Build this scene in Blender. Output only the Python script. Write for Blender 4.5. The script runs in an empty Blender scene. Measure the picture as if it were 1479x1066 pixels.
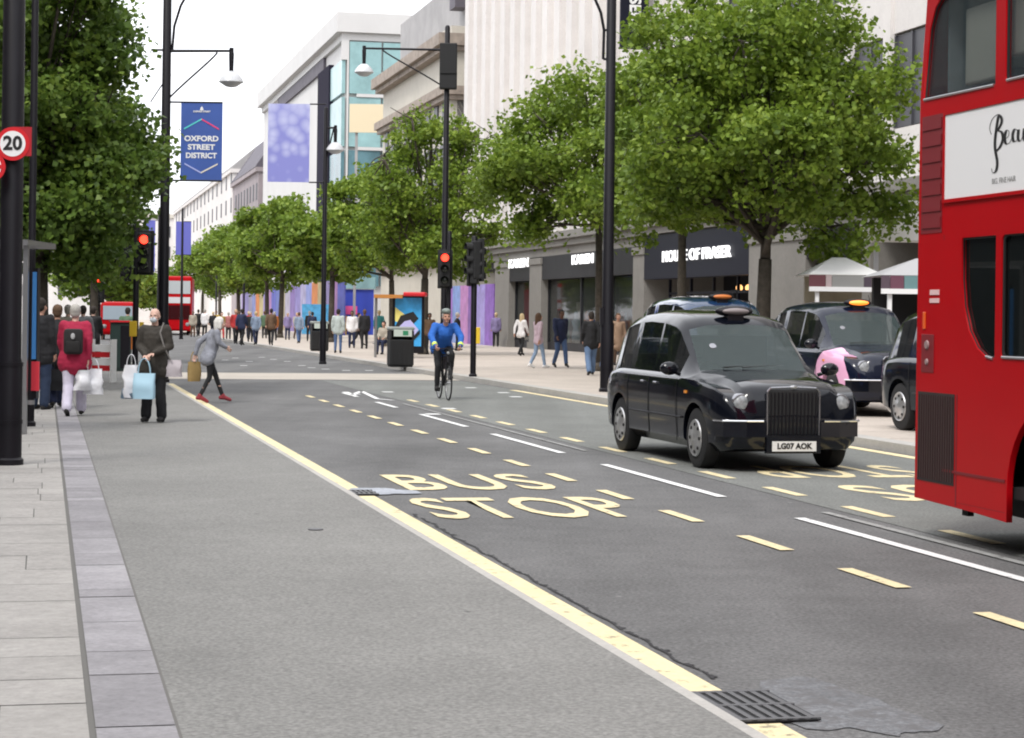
import bpy, bmesh, math, random
from mathutils import Vector, Matrix, Euler, noise
sc = bpy.context.scene
R = math.radians
random.seed(7)
# ---------------------------------------------------------------- camera
F, CX, CY, ROLL, EYE = 2900.0, 739.5, 458.0, R(0.75), 1.65
cam = bpy.data.cameras.new('camera'); camo = bpy.data.objects.new('camera', cam)
sc.collection.objects.link(camo); sc.camera = camo
cam.sensor_width = 36.0; cam.lens = 36.0*F/1479.0
cam.shift_y = (CY-533.0)/1479.0
cam.clip_start = 0.2; cam.clip_end = 3000
camo.matrix_world = Matrix.Translation((0, 0, EYE)) @ Matrix.Rotation(R(90), 4, 'X') @ Matrix.Rotation(ROLL, 4, 'Z')
# ---------------------------------------------------------------- sky, sun, exposure
SUN_EL, SUN_AZ = 52, -150      # azimuth of the sun measured from +Y clockwise
w = bpy.data.worlds.new('World'); sc.world = w; w.use_nodes = True
nt = w.node_tree; nt.nodes.clear()
out = nt.nodes.new('ShaderNodeOutputWorld'); bg = nt.nodes.new('ShaderNodeBackground')
sky = nt.nodes.new('ShaderNodeTexSky'); sky.sky_type = 'NISHITA'; sky.sun_disc = False
sky.sun_elevation = R(SUN_EL); sky.sun_rotation = R(SUN_AZ); sky.dust_density = 4.0; sky.air_density = 1.0
mixs = nt.nodes.new('ShaderNodeMix'); mixs.data_type = 'RGBA'
mixs.inputs[0].default_value = 0.88     # a closed white overcast over the blue
nt.links.new(sky.outputs[0], mixs.inputs[6])
cn = nt.nodes.new('ShaderNodeTexNoise'); cn.inputs['Scale'].default_value = 2.2; cn.inputs['Detail'].default_value = 5
cr = nt.nodes.new('ShaderNodeValToRGB'); cr.color_ramp.elements[0].color = (9.5, 9.8, 10.6, 1); cr.color_ramp.elements[1].color = (15, 15, 15.2, 1)
nt.links.new(cn.outputs[0], cr.inputs[0]); nt.links.new(cr.outputs[0], mixs.inputs[7])
nt.links.new(mixs.outputs[2], bg.inputs[0]); nt.links.new(bg.outputs[0], out.inputs[0])
bg.inputs[1].default_value = 0.095
sl = bpy.data.lights.new('sun', 'SUN'); sl.energy = 1.3; sl.angle = R(14); sl.color = (1, .97, .92)
so = bpy.data.objects.new('sun', sl); sc.collection.objects.link(so)
_sd = Vector((math.sin(R(SUN_AZ))*math.cos(R(SUN_EL)), math.cos(R(SUN_AZ))*math.cos(R(SUN_EL)), math.sin(R(SUN_EL))))
so.rotation_euler = _sd.to_track_quat('Z', 'Y').to_euler()
sc.view_settings.view_transform = 'Standard'; sc.view_settings.look = 'None'
sc.view_settings.exposure = 0.80; sc.view_settings.gamma = 1
sc.cycles.filter_width = 2.0
sc.cycles.max_bounces = 6; sc.cycles.transparent_max_bounces = 12
sc.render.film_transparent = False

# ---------------------------------------------------------------- placement helpers
def ray(px, py):
    dx, dy = px-CX, py-CY; c, s = math.cos(ROLL), math.sin(ROLL)
    return Vector(((dx*c+dy*s)/F, 1.0, (dx*s-dy*c)/F))
def G(px, py, z=0.0):                 # point of the plane z seen at a pixel
    r = ray(px, py); t = (z-EYE)/r.z
    return Vector((r.x*t, t, z))
def PY(px, py, Y):
    r = ray(px, py); return Vector((r.x*Y, Y, EYE+r.z*Y))
TH = .233; CO = 1/math.sqrt(1+TH*TH); SI = TH*CO
U = Vector((-SI, CO, 0)); V = Vector((CO, SI, 0))
def bend(d): return 0 if d < 80 else 0.0
def S(a, d, z=0.0): p = V*(a+bend(d))+U*d; return Vector((p.x, p.y, z))
def SM(a, d, z=0.0):                  # street frame: x along the street, y towards the roadway, z up
    t = (S(a, d+.1)-S(a, d-.1)).normalized(); n = Vector((0, 0, 1)).cross(t)
    m = Matrix.Identity(4); m.col[0][:3] = t; m.col[1][:3] = n; m.col[2][:3] = (0, 0, 1); m.col[3][:3] = S(a, d, z)
    return m
def DP(px, a):                        # distance along the street where line a crosses a pixel column
    lo, hi = 2.0, 420.0
    f = lambda d: (lambda p: 740+2900*p.x/p.y)(S(a, d))-px
    for _ in range(50):
        m = (lo+hi)/2
        if f(m) > 0: lo = m
        else: hi = m
    return lo
PZ = 0.09                              # pavement height
# ---------------------------------------------------------------- object helpers
def link(o): sc.collection.objects.link(o); return o
def tag(o, label, cat, group=None, kind=None):
    if label: o['label'] = label
    if cat: o['category'] = cat
    if group: o['group'] = group
    if kind: o['kind'] = kind
    return o
def thing(name, label, cat, loc=(0, 0, 0), rz=0, group=None, mtx=None, scale=None):
    o = link(bpy.data.objects.new(name, None)); o.empty_display_size = .2
    if mtx is not None: o.matrix_world = mtx
    else: o.location = loc; o.rotation_euler = (0, 0, rz)
    if scale: o.scale = scale if hasattr(scale, '__len__') else (scale,)*3
    return tag(o, label, cat, group)
def dup(o, parent=None):
    c = o.copy(); link(c); c.parent = parent
    for ch in list(o.children): dup(ch, c)
    return c
class MB:
    def __init__(s): s.bm = bmesh.new(); s.mi = 0
    def _f(s, vs):
        try: f = s.bm.faces.new(vs); f.material_index = s.mi; return f
        except ValueError: return None
    def box(s, x0, x1, y0, y1, z0, z1, m=None, bev=0):
        vs = [s.bm.verts.new(p if m is None else m @ Vector(p)) for p in
              [(x0,y0,z0),(x1,y0,z0),(x1,y1,z0),(x0,y1,z0),(x0,y0,z1),(x1,y0,z1),(x1,y1,z1),(x0,y1,z1)]]
        fs = [s._f([vs[i] for i in q]) for q in ((0,3,2,1),(4,5,6,7),(0,1,5,4),(1,2,6,5),(2,3,7,6),(3,0,4,7))]
        if bev:
            es = list({e for f in fs if f for e in f.edges})
            r = bmesh.ops.bevel(s.bm, geom=es, offset=bev, segments=2, affect='EDGES', profile=.5)
            for f in r['faces']: f.material_index = s.mi
        return s
    def cbox(s, c, sx, sy, sz, m=None, bev=0):
        return s.box(c[0]-sx/2, c[0]+sx/2, c[1]-sy/2, c[1]+sy/2, c[2]-sz/2, c[2]+sz/2, m, bev)
    def tube(s, p, q, r0, r1=None, n=12, cap=True):
        r1 = r0 if r1 is None else r1; p, q = Vector(p), Vector(q); d = (q-p)
        if d.length < 1e-6: return s
        d.normalize(); a = d.orthogonal().normalized(); b = d.cross(a)
        A, B = [], []
        for i in range(n):
            t = 2*math.pi*i/n; o = a*math.cos(t)+b*math.sin(t)
            A.append(s.bm.verts.new(p+o*r0)); B.append(s.bm.verts.new(q+o*r1))
        for i in range(n): s._f([A[i], A[(i+1)%n], B[(i+1)%n], B[i]])
        if cap: s._f(A[::-1]); s._f(B)
        return s
    def path(s, pts, r, n=8):
        for i in range(len(pts)-1): s.tube(pts[i], pts[i+1], r, r, n)
        return s
    def lathe(s, prof, c=(0,0,0), axis='z', n=24, cap=True, m=None):
        rings = []
        for (r, z) in prof:
            ring = []
            for i in range(n):
                t = 2*math.pi*i/n; x, y = r*math.cos(t), r*math.sin(t)
                p = {'z': (x, y, z), 'y': (x, z, y), 'x': (z, x, y)}[axis]
                p = Vector(p)+Vector(c); ring.append(s.bm.verts.new(p if m is None else m @ p))
            rings.append(ring)
        for k in range(len(rings)-1):
            for i in range(n): s._f([rings[k][i], rings[k][(i+1)%n], rings[k+1][(i+1)%n], rings[k+1][i]])
        if cap: s._f(rings[0][::-1]); s._f(rings[-1])
        return s
    def ball(s, c, r, n=12, sc3=(1,1,1), m=None):
        k = max(4, n//2); prof = []
        rings = []
        c = Vector(c)
        top = s.bm.verts.new((c+Vector((0,0,r*sc3[2]))) if m is None else m @ (c+Vector((0,0,r*sc3[2]))))
        bot = s.bm.verts.new((c-Vector((0,0,r*sc3[2]))) if m is None else m @ (c-Vector((0,0,r*sc3[2]))))
        for j in range(1, k):
            ph = math.pi*j/k; ring = []
            for i in range(n):
                t = 2*math.pi*i/n
                p = c+Vector((r*sc3[0]*math.sin(ph)*math.cos(t), r*sc3[1]*math.sin(ph)*math.sin(t), r*sc3[2]*math.cos(ph)))
                ring.append(s.bm.verts.new(p if m is None else m @ p))
            rings.append(ring)
        for i in range(n):
            s._f([top, rings[0][i], rings[0][(i+1)%n]]); s._f([bot, rings[-1][(i+1)%n], rings[-1][i]])
        for j in range(len(rings)-1):
            for i in range(n): s._f([rings[j][i], rings[j+1][i], rings[j+1][(i+1)%n], rings[j][(i+1)%n]])
        return s
    def quad(s, a, b, c, d): s._f([s.bm.verts.new(Vector(p)) for p in (a, b, c, d)]); return s
    def prism(s, pts, d, m=None):     # pts: list of 3-D points in a plane, d: offset vector
        A = [Vector(p) for p in pts]; B = [p+Vector(d) for p in A]
        if m is not None: A = [m @ p for p in A]; B = [m @ p for p in B]
        A = [s.bm.verts.new(p) for p in A]; B = [s.bm.verts.new(p) for p in B]; n = len(A)
        s._f(A[::-1]); s._f(B)
        for i in range(n): s._f([A[i], A[(i+1)%n], B[(i+1)%n], B[i]])
        return s
    def add(s, me, m=None):
        n0 = len(s.bm.verts); f0 = len(s.bm.faces)
        s.bm.from_mesh(me)
        s.bm.verts.ensure_lookup_table(); s.bm.faces.ensure_lookup_table()
        if m is not None:
            for v in s.bm.verts[n0:]: v.co = m @ v.co
        for f in s.bm.faces[f0:]: f.material_index = s.mi
        return s
    def mesh(s, name, mats, smooth=False, recalc=True):
        if recalc: bmesh.ops.recalc_face_normals(s.bm, faces=s.bm.faces)
        me = bpy.data.meshes.new(name); s.bm.to_mesh(me); s.bm.free()
        for m in (mats if isinstance(mats, (list, tuple)) else [mats]): me.materials.append(m)
        if smooth:
            me.shade_smooth()
            if smooth is not True: me.set_sharp_from_angle(angle=R(smooth))
        return me
    def build(s, name, mats, parent=None, mtx=None, smooth=False, recalc=True):
        o = link(bpy.data.objects.new(name, s.mesh(name, mats, smooth, recalc)))
        if parent is not None: o.parent = parent
        if mtx is not None: o.matrix_local = mtx
        return o
def ev_mesh(o, name):                  # evaluated mesh of an object, which is then removed
    dg = bpy.context.evaluated_depsgraph_get(); dg.update()
    me = bpy.data.meshes.new_from_object(o.evaluated_get(dg)); me.name = name
    bpy.data.objects.remove(o); return me
def text_mesh(t, size=1.0, ext=0.01, bold=0.0, align='CENTER', space=1.0):
    c = bpy.data.curves.new('t', 'FONT'); c.body = t; c.size = size; c.extrude = ext; c.offset = bold
    c.align_x = align; c.align_y = 'CENTER'; c.space_character = space; c.resolution_u = 3
    return ev_mesh(link(bpy.data.objects.new('t', c)), 'lettering')
def plate(outer, holes, th, bev=0):    # 2-D outline with holes -> solid plate in the XY plane, z in -th..th
    c = bpy.data.curves.new('t', 'CURVE'); c.dimensions = '2D'; c.fill_mode = 'BOTH'; c.extrude = th; c.bevel_depth = bev
    for pts in [outer]+holes:
        sp = c.splines.new('POLY'); sp.points.add(len(pts)-1); sp.use_cyclic_u = True
        for i, p in enumerate(pts): sp.points[i].co = (p[0], p[1], 0, 1)
    return ev_mesh(link(bpy.data.objects.new('t', c)), 'plate')
def rrect(x0, x1, z0, z1, r, k=4):
    pts = []
    for (cx, cz, a0) in ((x1-r, z1-r, 0), (x0+r, z1-r, 90), (x0+r, z0+r, 180), (x1-r, z0+r, 270)):
        for i in range(k+1):
            t = R(a0+90*i/k); pts.append((cx+r*math.cos(t), cz+r*math.sin(t)))
    return pts
# ---------------------------------------------------------------- materials
def mat(name, col, rough=.6, metal=0, var=0, vscale=3, bump=0, bscale=20, coat=0, emis=None, estr=0, col2=None, spec=None):
    m = bpy.data.materials.new(name); m.use_nodes = True; n = m.node_tree; b = n.nodes['Principled BSDF']
    b.inputs['Base Color'].default_value = (*col, 1); b.inputs['Roughness'].default_value = rough
    b.inputs['Metallic'].default_value = metal
    if spec is not None: b.inputs['Specular IOR Level'].default_value = spec
    if coat: b.inputs['Coat Weight'].default_value = coat; b.inputs['Coat Roughness'].default_value = .05
    if emis: b.inputs['Emission Color'].default_value = (*emis, 1); b.inputs['Emission Strength'].default_value = estr
    if var or col2 or bump: tc = n.nodes.new('ShaderNodeTexCoord')
    if var or col2:
        t = n.nodes.new('ShaderNodeTexNoise'); t.inputs['Scale'].default_value = vscale; t.inputs['Detail'].default_value = 6; t.inputs['Roughness'].default_value = .65
        n.links.new(tc.outputs['Object'], t.inputs['Vector'])
        r = n.nodes.new('ShaderNodeValToRGB'); r.color_ramp.elements[0].position = .3; r.color_ramp.elements[1].position = .7
        if col2: a, c = col, col2
        else: a = tuple(x*(1-var) for x in col); c = tuple(min(1, x*(1+var)) for x in col)
        r.color_ramp.elements[0].color = (*a, 1); r.color_ramp.elements[1].color = (*c, 1)
        n.links.new(t.outputs[0], r.inputs[0]); n.links.new(r.outputs[0], b.inputs['Base Color'])
    if bump:
        t2 = n.nodes.new('ShaderNodeTexNoise'); t2.inputs['Scale'].default_value = bscale; t2.inputs['Detail'].default_value = 4
        n.links.new(tc.outputs['Object'], t2.inputs['Vector'])
        bp = n.nodes.new('ShaderNodeBump'); bp.inputs['Strength'].default_value = bump; bp.inputs['Distance'].default_value = .02
        n.links.new(t2.outputs[0], bp.inputs['Height']); n.links.new(bp.outputs[0], b.inputs['Normal'])
    return m
def glassmat(name, tint=(.05, .07, .07), alpha=.75, rough=.03):
    m = bpy.data.materials.new(name); m.use_nodes = True; n = m.node_tree; b = n.nodes['Principled BSDF']
    b.inputs['Base Color'].default_value = (*tint, 1); b.inputs['Roughness'].default_value = rough
    tr = n.nodes.new('ShaderNodeBsdfTransparent'); mx = n.nodes.new('ShaderNodeMixShader')
    lw = n.nodes.new('ShaderNodeLayerWeight'); lw.inputs[0].default_value = .35
    mr = n.nodes.new('ShaderNodeMapRange'); mr.inputs[3].default_value = alpha; mr.inputs[4].default_value = min(1, alpha+.22)
    n.links.new(lw.outputs['Fresnel'], mr.inputs[0]); n.links.new(mr.outputs[0], mx.inputs[0])
    n.links.new(tr.outputs[0], mx.inputs[1]); n.links.new(b.outputs[0], mx.inputs[2])
    n.links.new(mx.outputs[0], n.nodes['Material Output'].inputs[0]); return m
def layered(name, base, fine, fs, patch, ps, speck=0, rough=.85, bump=.3, worn=None, streak=0, island=0, bare=(.10, .098, .096)):
    """ground material: base colour, fine grain amount at scale, broad patch amount at scale"""
    m = bpy.data.materials.new(name); m.use_nodes = True; n = m.node_tree; b = n.nodes['Principled BSDF']; L = n.links.new
    b.inputs['Roughness'].default_value = rough; b.inputs['Specular IOR Level'].default_value = .3
    tc = n.nodes.new('ShaderNodeTexCoord')
    def noise_(s, d=5, rg=.6):
        t = n.nodes.new('ShaderNodeTexNoise'); t.inputs['Scale'].default_value = s; t.inputs['Detail'].default_value = d; t.inputs['Roughness'].default_value = rg
        L(tc.outputs['Object'], t.inputs['Vector']); return t.outputs[0]
    def rng(s, a, c, lo=.25, hi=.75):
        r = n.nodes.new('ShaderNodeMapRange'); r.inputs[1].default_value = lo; r.inputs[2].default_value = hi; r.inputs[3].default_value = a; r.inputs[4].default_value = c
        L(s, r.inputs[0]); return r.outputs[0]
    def mul(a, c):
        k = n.nodes.new('ShaderNodeMath'); k.operation = 'MULTIPLY'; L(a, k.inputs[0]); L(c, k.inputs[1]); return k.outputs[0]
    f = mul(rng(noise_(fs, 3, .7), 1-fine, 1+fine), rng(noise_(ps, 6), 1-patch, 1+patch))
    f = mul(f, rng(noise_(ps*9, 4), 1-patch*.5, 1+patch*.5))
    if island:                          # every stone a little different
        gg = n.nodes.new('ShaderNodeNewGeometry'); f = mul(f, rng(gg.outputs['Random Per Island'], 1-island, 1+island, 0, 1))
    if streak:                          # wheel tracks and drag marks that run along the street
        mp = n.nodes.new('ShaderNodeMapping'); mp.inputs['Rotation'].default_value = (0, 0, -math.atan(TH)); mp.inputs['Scale'].default_value = (1.1, .05, 1)
        L(tc.outputs['Object'], mp.inputs[0]); t_ = n.nodes.new('ShaderNodeTexNoise'); t_.inputs['Scale'].default_value = 1.0; t_.inputs['Detail'].default_value = 4; L(mp.outputs[0], t_.inputs['Vector'])
        f = mul(f, rng(t_.outputs[0], 1-streak, 1+streak, .3, .7))
    if speck:
        v = n.nodes.new('ShaderNodeTexVoronoi'); v.inputs['Scale'].default_value = 1.3; L(tc.outputs['Object'], v.inputs['Vector'])
        f = mul(f, rng(v.outputs['Distance'], speck, 1, .018, .035))
    vm = n.nodes.new('ShaderNodeVectorMath'); vm.operation = 'SCALE'; vm.inputs[0].default_value = base; L(f, vm.inputs['Scale'])
    L(vm.outputs[0], b.inputs['Base Color'])
    bp = n.nodes.new('ShaderNodeBump'); bp.inputs['Strength'].default_value = bump; bp.inputs['Distance'].default_value = .01
    L(noise_(fs, 3), bp.inputs['Height']); L(bp.outputs[0], b.inputs['Normal'])
    if worn:                            # worn road paint: holes of bare surface colour
        mx = n.nodes.new('ShaderNodeMix'); mx.data_type = 'RGBA'; mx.inputs[7].default_value = (*bare, 1)
        L(vm.outputs[0], mx.inputs[6]); L(rng(noise_(7, 8, .75), 0, 1, worn, worn+.12), mx.inputs[0]); L(mx.outputs[2], b.inputs['Base Color'])
    return m
M = {}
M['asphalt'] = layered('asphalt', (.124, .123, .122), .55, 38, .24, .35, speck=1.8, streak=.16)
M['asphalt_green'] = layered('worn_green_grey_asphalt', (.165, .170, .160), .45, 38, .15, .4, streak=.14)
M['asphalt_patch'] = layered('asphalt_patch', (.155, .16, .168), .5, 40, .25, 1.9, worn=.46, bare=(.12, .118, .12))
M['asphalt_dark'] = layered('tar_seal', (.035, .034, .036), .3, 40, .3, 2)
M['aggregate'] = layered('resin_bound_aggregate', (.195, .192, .182), .42, 42, .13, .5, speck=.5)
M['granite'] = layered('granite_setts', (.27, .26, .27), .16, 30, .20, 1.6, island=.13)
M['slab'] = layered('york_stone_slabs', (.335, .32, .30), .14, 26, .16, 1.3, island=.06)
M['joint'] = mat('joint_mortar', (.13, .125, .115), .9)
M['kerb'] = layered('kerb_stone', (.40, .385, .36), .12, 40, .12, 1)
M['pink_paving'] = layered('beige_pink_paving', (.46, .405, .355), .12, 20, .12, .5)
M['beige_table'] = layered('beige_raised_table', (.42, .38, .33), .12, 20, .12, .6)
M['yellow_paint'] = layered('cream_yellow_road_paint', (.70, .60, .37), .12, 30, .08, 1.2, worn=.555)
M['white_paint'] = layered('white_road_paint', (.74, .74, .73), .08, 30, .08, 1.2, worn=.575)
M['faint_paint'] = layered('worn_white_road_paint', (.30, .30, .29), .1, 30, .15, 1.2, worn=.52)
M['black'] = mat('black_paint', (.008, .007, .010), .42, var=.2, spec=.25)
M['black_matt'] = mat('matt_black', (.012, .012, .013), .75)
M['iron'] = mat('cast_iron', (.12, .12, .125), .6, .4, bump=.4)
M['steel'] = mat('brushed_steel', (.42, .42, .43), .35, .9)
M['chrome'] = mat('chrome', (.8, .8, .82), .08, 1)
M['white'] = mat('white_plastic', (.75, .75, .74), .5)
M['rubber'] = mat('tyre_rubber', (.014, .014, .015), .8)
M['bark'] = mat('bark', (.07, .058, .045), .9, var=.35, vscale=9, bump=.8)
def leafmat(name, c0, c1, c2):
    m = bpy.data.materials.new(name); m.use_nodes = True; n = m.node_tree; b = n.nodes['Principled BSDF']; L = n.links.new
    g = n.nodes.new('ShaderNodeNewGeometry'); r = n.nodes.new('ShaderNodeValToRGB')
    r.color_ramp.elements[0].color = (*c0, 1); r.color_ramp.elements[1].color = (*c2, 1); e = r.color_ramp.elements.new(.55); e.color = (*c1, 1)
    tc = n.nodes.new('ShaderNodeTexCoord'); nz = n.nodes.new('ShaderNodeTexNoise'); nz.inputs['Scale'].default_value = 1.1; nz.inputs['Detail'].default_value = 5; nz.inputs['Roughness'].default_value = .7; L(tc.outputs['Object'], nz.inputs['Vector'])
    s1 = n.nodes.new('ShaderNodeMath'); s1.operation = 'MULTIPLY'; s1.inputs[1].default_value = .45; L(g.outputs['Random Per Island'], s1.inputs[0])
    s2 = n.nodes.new('ShaderNodeMath'); s2.operation = 'MULTIPLY_ADD'; s2.inputs[1].default_value = 1.5; s2.inputs[2].default_value = -.48; L(nz.outputs[0], s2.inputs[0])
    s3 = n.nodes.new('ShaderNodeMath'); s3.operation = 'ADD'; s3.use_clamp = True; L(s1.outputs[0], s3.inputs[0]); L(s2.outputs[0], s3.inputs[1]); L(s3.outputs[0], r.inputs[0]); L(r.outputs[0], b.inputs['Base Color'])
    b.inputs['Roughness'].default_value = .5; b.inputs['Specular IOR Level'].default_value = .35
    t = n.nodes.new('ShaderNodeBsdfTranslucent'); mx = n.nodes.new('ShaderNodeMixShader'); mx.inputs[0].default_value = .35
    L(r.outputs[0], t.inputs[0]); L(b.outputs[0], mx.inputs[1]); L(t.outputs[0], mx.inputs[2]); L(mx.outputs[0], n.nodes['Material Output'].inputs[0])
    return m
M['leaf'] = leafmat('plane_leaves', (.060, .115, .016), (.185, .275, .032), (.36, .45, .07))
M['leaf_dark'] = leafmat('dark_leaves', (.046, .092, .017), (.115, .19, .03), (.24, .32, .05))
M['leaf_far'] = leafmat('far_leaves', (.085, .15, .02), (.18, .27, .035), (.32, .40, .06))
# ================================================================ SETTING: ground
def strip(name, a0, a1, d0, d1, z, m, parent=None, step=6, kind='structure', thick=0):
    mb = MB(); n = max(1, int((d1-d0)/step)); ds = [d0+(d1-d0)*i/n for i in range(n+1)]
    A = [mb.bm.verts.new(S(a0, d, z)) for d in ds]; B = [mb.bm.verts.new(S(a1, d, z)) for d in ds]
    for i in range(n): mb._f([A[i], B[i], B[i+1], A[i+1]])
    if thick:
        C_ = [mb.bm.verts.new(S(a0, d, z-thick)) for d in ds]; D_ = [mb.bm.verts.new(S(a1, d, z-thick)) for d in ds]
        for i in range(n):
            mb._f([A[i], A[i+1], C_[i+1], C_[i]]); mb._f([B[i], D_[i], D_[i+1], B[i+1]])
        mb._f([A[0], C_[0], D_[0], B[0]]); mb._f([A[n], B[n], D_[n], C_[n]])
    o = mb.build(name, m, parent)
    if kind: o['kind'] = kind
    return o
g = MB(); g.quad((-1500, -300, -.02), (1500, -300, -.02), (1500, 2500, -.02), (-1500, 2500, -.02))
tag(g.build('ground', M['asphalt']), None, None, kind='structure')
road = strip('road', 2.6, 10.6, -8, 420, 0, M['asphalt'])
def child(o): o.parent = road; return o
child(strip('green_grey_lane', 6.75, 10.4, 13, 50, .004, M['asphalt_green'], kind=None))
child(strip('raised_table', 2.7, 10.45, 50.5, 56.0, .006, M['beige_table'], kind=None))
KA = 2.66
pav = strip('left_pavement', .5, KA-.06, -8, 420, PZ, M['aggregate'])
strip('left_kerb', KA-.06, KA, -8, 420, PZ+.001, M['kerb'], thick=PZ)
strip('left_flagstones', -14, .2, -8, 420, PZ, M['slab'])
def slabs(name, a0, a1, d0, d1, wd, ln, m, z, seed, gap=.008):
    rnd = random.Random(seed); mb = MB(); d = d0
    while d < d1:
        a = a0; L_ = ln*rnd.uniform(.85, 1.15) if isinstance(ln, float) else rnd.choice(ln)
        while a < a1-.05:
            w_ = min(wd*rnd.uniform(.8, 1.2), a1-a)
            if a1-(a+w_) < .15: w_ = a1-a
            zz = z+rnd.uniform(0, .0025)
            p = [S(a+gap/2, d+gap/2, zz), S(a+w_-gap/2, d+gap/2, zz), S(a+w_-gap/2, d+L_-gap/2, zz), S(a+gap/2, d+L_-gap/2, zz)]
            mb.quad(*p); a += w_
        d += L_
    return mb.build(name, m)
# joints show the dark bed between the stones
strip('left_joint_bed', .185, .515, -8, 60, PZ+.002, M['joint'])
strip('flagstone_joint_bed', -5, .185, -8, 60, PZ+.002, M['joint'])
o = slabs('granite_strip', .20, .508, -2, 58, .3, [.3, .45, .6, .75, .9, 1.1], M['granite'], PZ+.006, 3, .014); o['kind'] = 'structure'
o = slabs('flagstone_paving', -5, .185, -2, 58, .75, .62, M['slab'], PZ+.006, 5, .008); o['kind'] = 'structure'
RK = 10.5
def rpav(name, a0, a1, d0, d1, z, m, thick=0): return strip(name, a0, a1, d0, d1, z, m, thick=thick)
rpav('right_pavement', RK+.3, 40, -8, 420, PZ+.03, M['pink_paving'])
rpav('right_kerb', RK, RK+.3, -8, 420, PZ+.031, M['kerb'], thick=PZ+.03)
# tooled joints on the right pavement
mb = MB()
for i in range(40):
    d = 20+i*1.5; p = [S(RK+.32, d, PZ+.034), S(23, d, PZ+.034), S(23, d+.02, PZ+.034), S(RK+.32, d+.02, PZ+.034)]; mb.quad(*p)
o = mb.build('right_pavement_joints', mat('paving_joint', (.27, .23, .2), .9)); o['kind'] = 'structure'
# ---- markings (children of the road, one part per kind of line)
def lines(name, m, segs, z=.009):
    mb = MB()
    for (a0, a1, d0, d1) in segs:
        n = max(1, int((d1-d0)/4))
        for i in range(n):
            e0, e1 = d0+(d1-d0)*i/n, d0+(d1-d0)*(i+1)/n
            mb.quad(S(a0, e0, z), S(a1, e0, z), S(a1, e1, z), S(a0, e1, z))
    return mb.build(name, m, road)
lines('yellow_edge_line', M['yellow_paint'], [(2.69, 2.945, -2, 7.72), (2.69, 2.945, 8.42, 18.05), (2.70, 2.93, 18.7, 47)])
lines('tar_seam', M['asphalt_dark'], [(3.0+.035*noise.noise(Vector((i*.11, 0, 0))), 3.0+.035*noise.noise(Vector((i*.11, 0, 0)))+max(.004, .020+.045*noise.noise(Vector((i*.43, 5, 0)))), 8.75+i*.035, 8.785+i*.035) for i in range(220)], .005)
P2 = 2.0
d_ref = 11.55
lines('yellow_bay_dashes', M['yellow_paint'], [(5.15, 5.26, d_ref+P2*(i-2), d_ref+P2*(i-2)+.95) for i in range(17)])
lines('yellow_far_bay_dashes', M['yellow_paint'], [(6.9, 7.02, 11.75+P2*i, 11.75+P2*i+.95) for i in range(14)])
lines('white_centre_dashes', M['white_paint'], [(6.1, 6.2, 3, 15.75), (6.1, 6.2, 17.7, 21.75), (6.1, 6.2, 23.6, 27.5), (6.1, 6.2, 29.3, 33.0), (6.1, 6.2, 35.4, 37.6), (6.1, 6.2, 40, 42)])
lines('faint_white_line', M['faint_paint'], [(6.52, 6.60, 8, 16.2), (6.52, 6.58, 24.0, 37)])
lines('yellow_kerb_line', M['yellow_paint'], [(RK-.3, RK-.12, 10, 27.2), (RK-.3, RK-.12, 32, 44)])
def studs(pts, name='crossing_studs'):
    mb = MB()
    for (px, py) in pts:
        p = G(px, py, .008); c = p; e = U*.17; f = V*.12
        mb.quad(c-e-f, c-e+f, c+e+f, c+e-f)
    return mb.build(name, M['white_paint'], road)
studs([(450,531),(470,533),(500,535),(533,535),(415,522),(395,519),(378,516),(360,522),(340,517),(325,520),(436,528),(352,528),(680,560),(727,567),(745,573),(560,566),(512,569),(625,598),(648,590)])
def zig(name, pts, w_, m):
    mb = MB()
    for i in range(len(pts)-1):
        a, b = G(*pts[i], .0095), G(*pts[i+1], .0095); n = (b-a).normalized().cross(Vector((0,0,1)))*w_/2
        mb.quad(a-n, a+n, b+n, b-n)
    return mb.build(name, m, road)
zig('white_zigzag', [(508,570),(522,565),(545,576),(568,578)], .1, M['white_paint'])
zig('white_arrowhead', [(498,566),(512,571)], .14, M['white_paint'])
def road_text(t, ac, dc, wd, ht, m, flip=False, bold=.012):
    me = text_mesh(t, 1, 0, bold, space=1.05); mb = MB(); mb.add(me)
    xs = [v.co.x for v in mb.bm.verts]; ys = [v.co.y for v in mb.bm.verts]
    sx, sy = wd/(max(xs)-min(xs)), ht/(max(ys)-min(ys)); mx, my = (max(xs)+min(xs))/2, (max(ys)+min(ys))/2
    k = -1 if flip else 1
    for v in mb.bm.verts:
        a, d = ac+k*(v.co.x-mx)*sx, dc+k*(v.co.y-my)*sy; v.co = S(a, d, .0085)
    for f in list(mb.bm.faces):
        if f.calc_area() < 1e-9: mb.bm.faces.remove(f)
    return mb.build('road_lettering', m, road)
road_text('BUS', 4.13, 19.55, 1.5, 1.85, M['yellow_paint'])
road_text('STOP', 4.07, 16.9, 1.82, 1.85, M['yellow_paint'])
road_text('BUS', 8.5, 18.0, 1.7, 1.7, M['yellow_paint'], True)
road_text('STOP', 8.45, 20.6, 1.9, 1.7, M['yellow_paint'], True)
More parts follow.
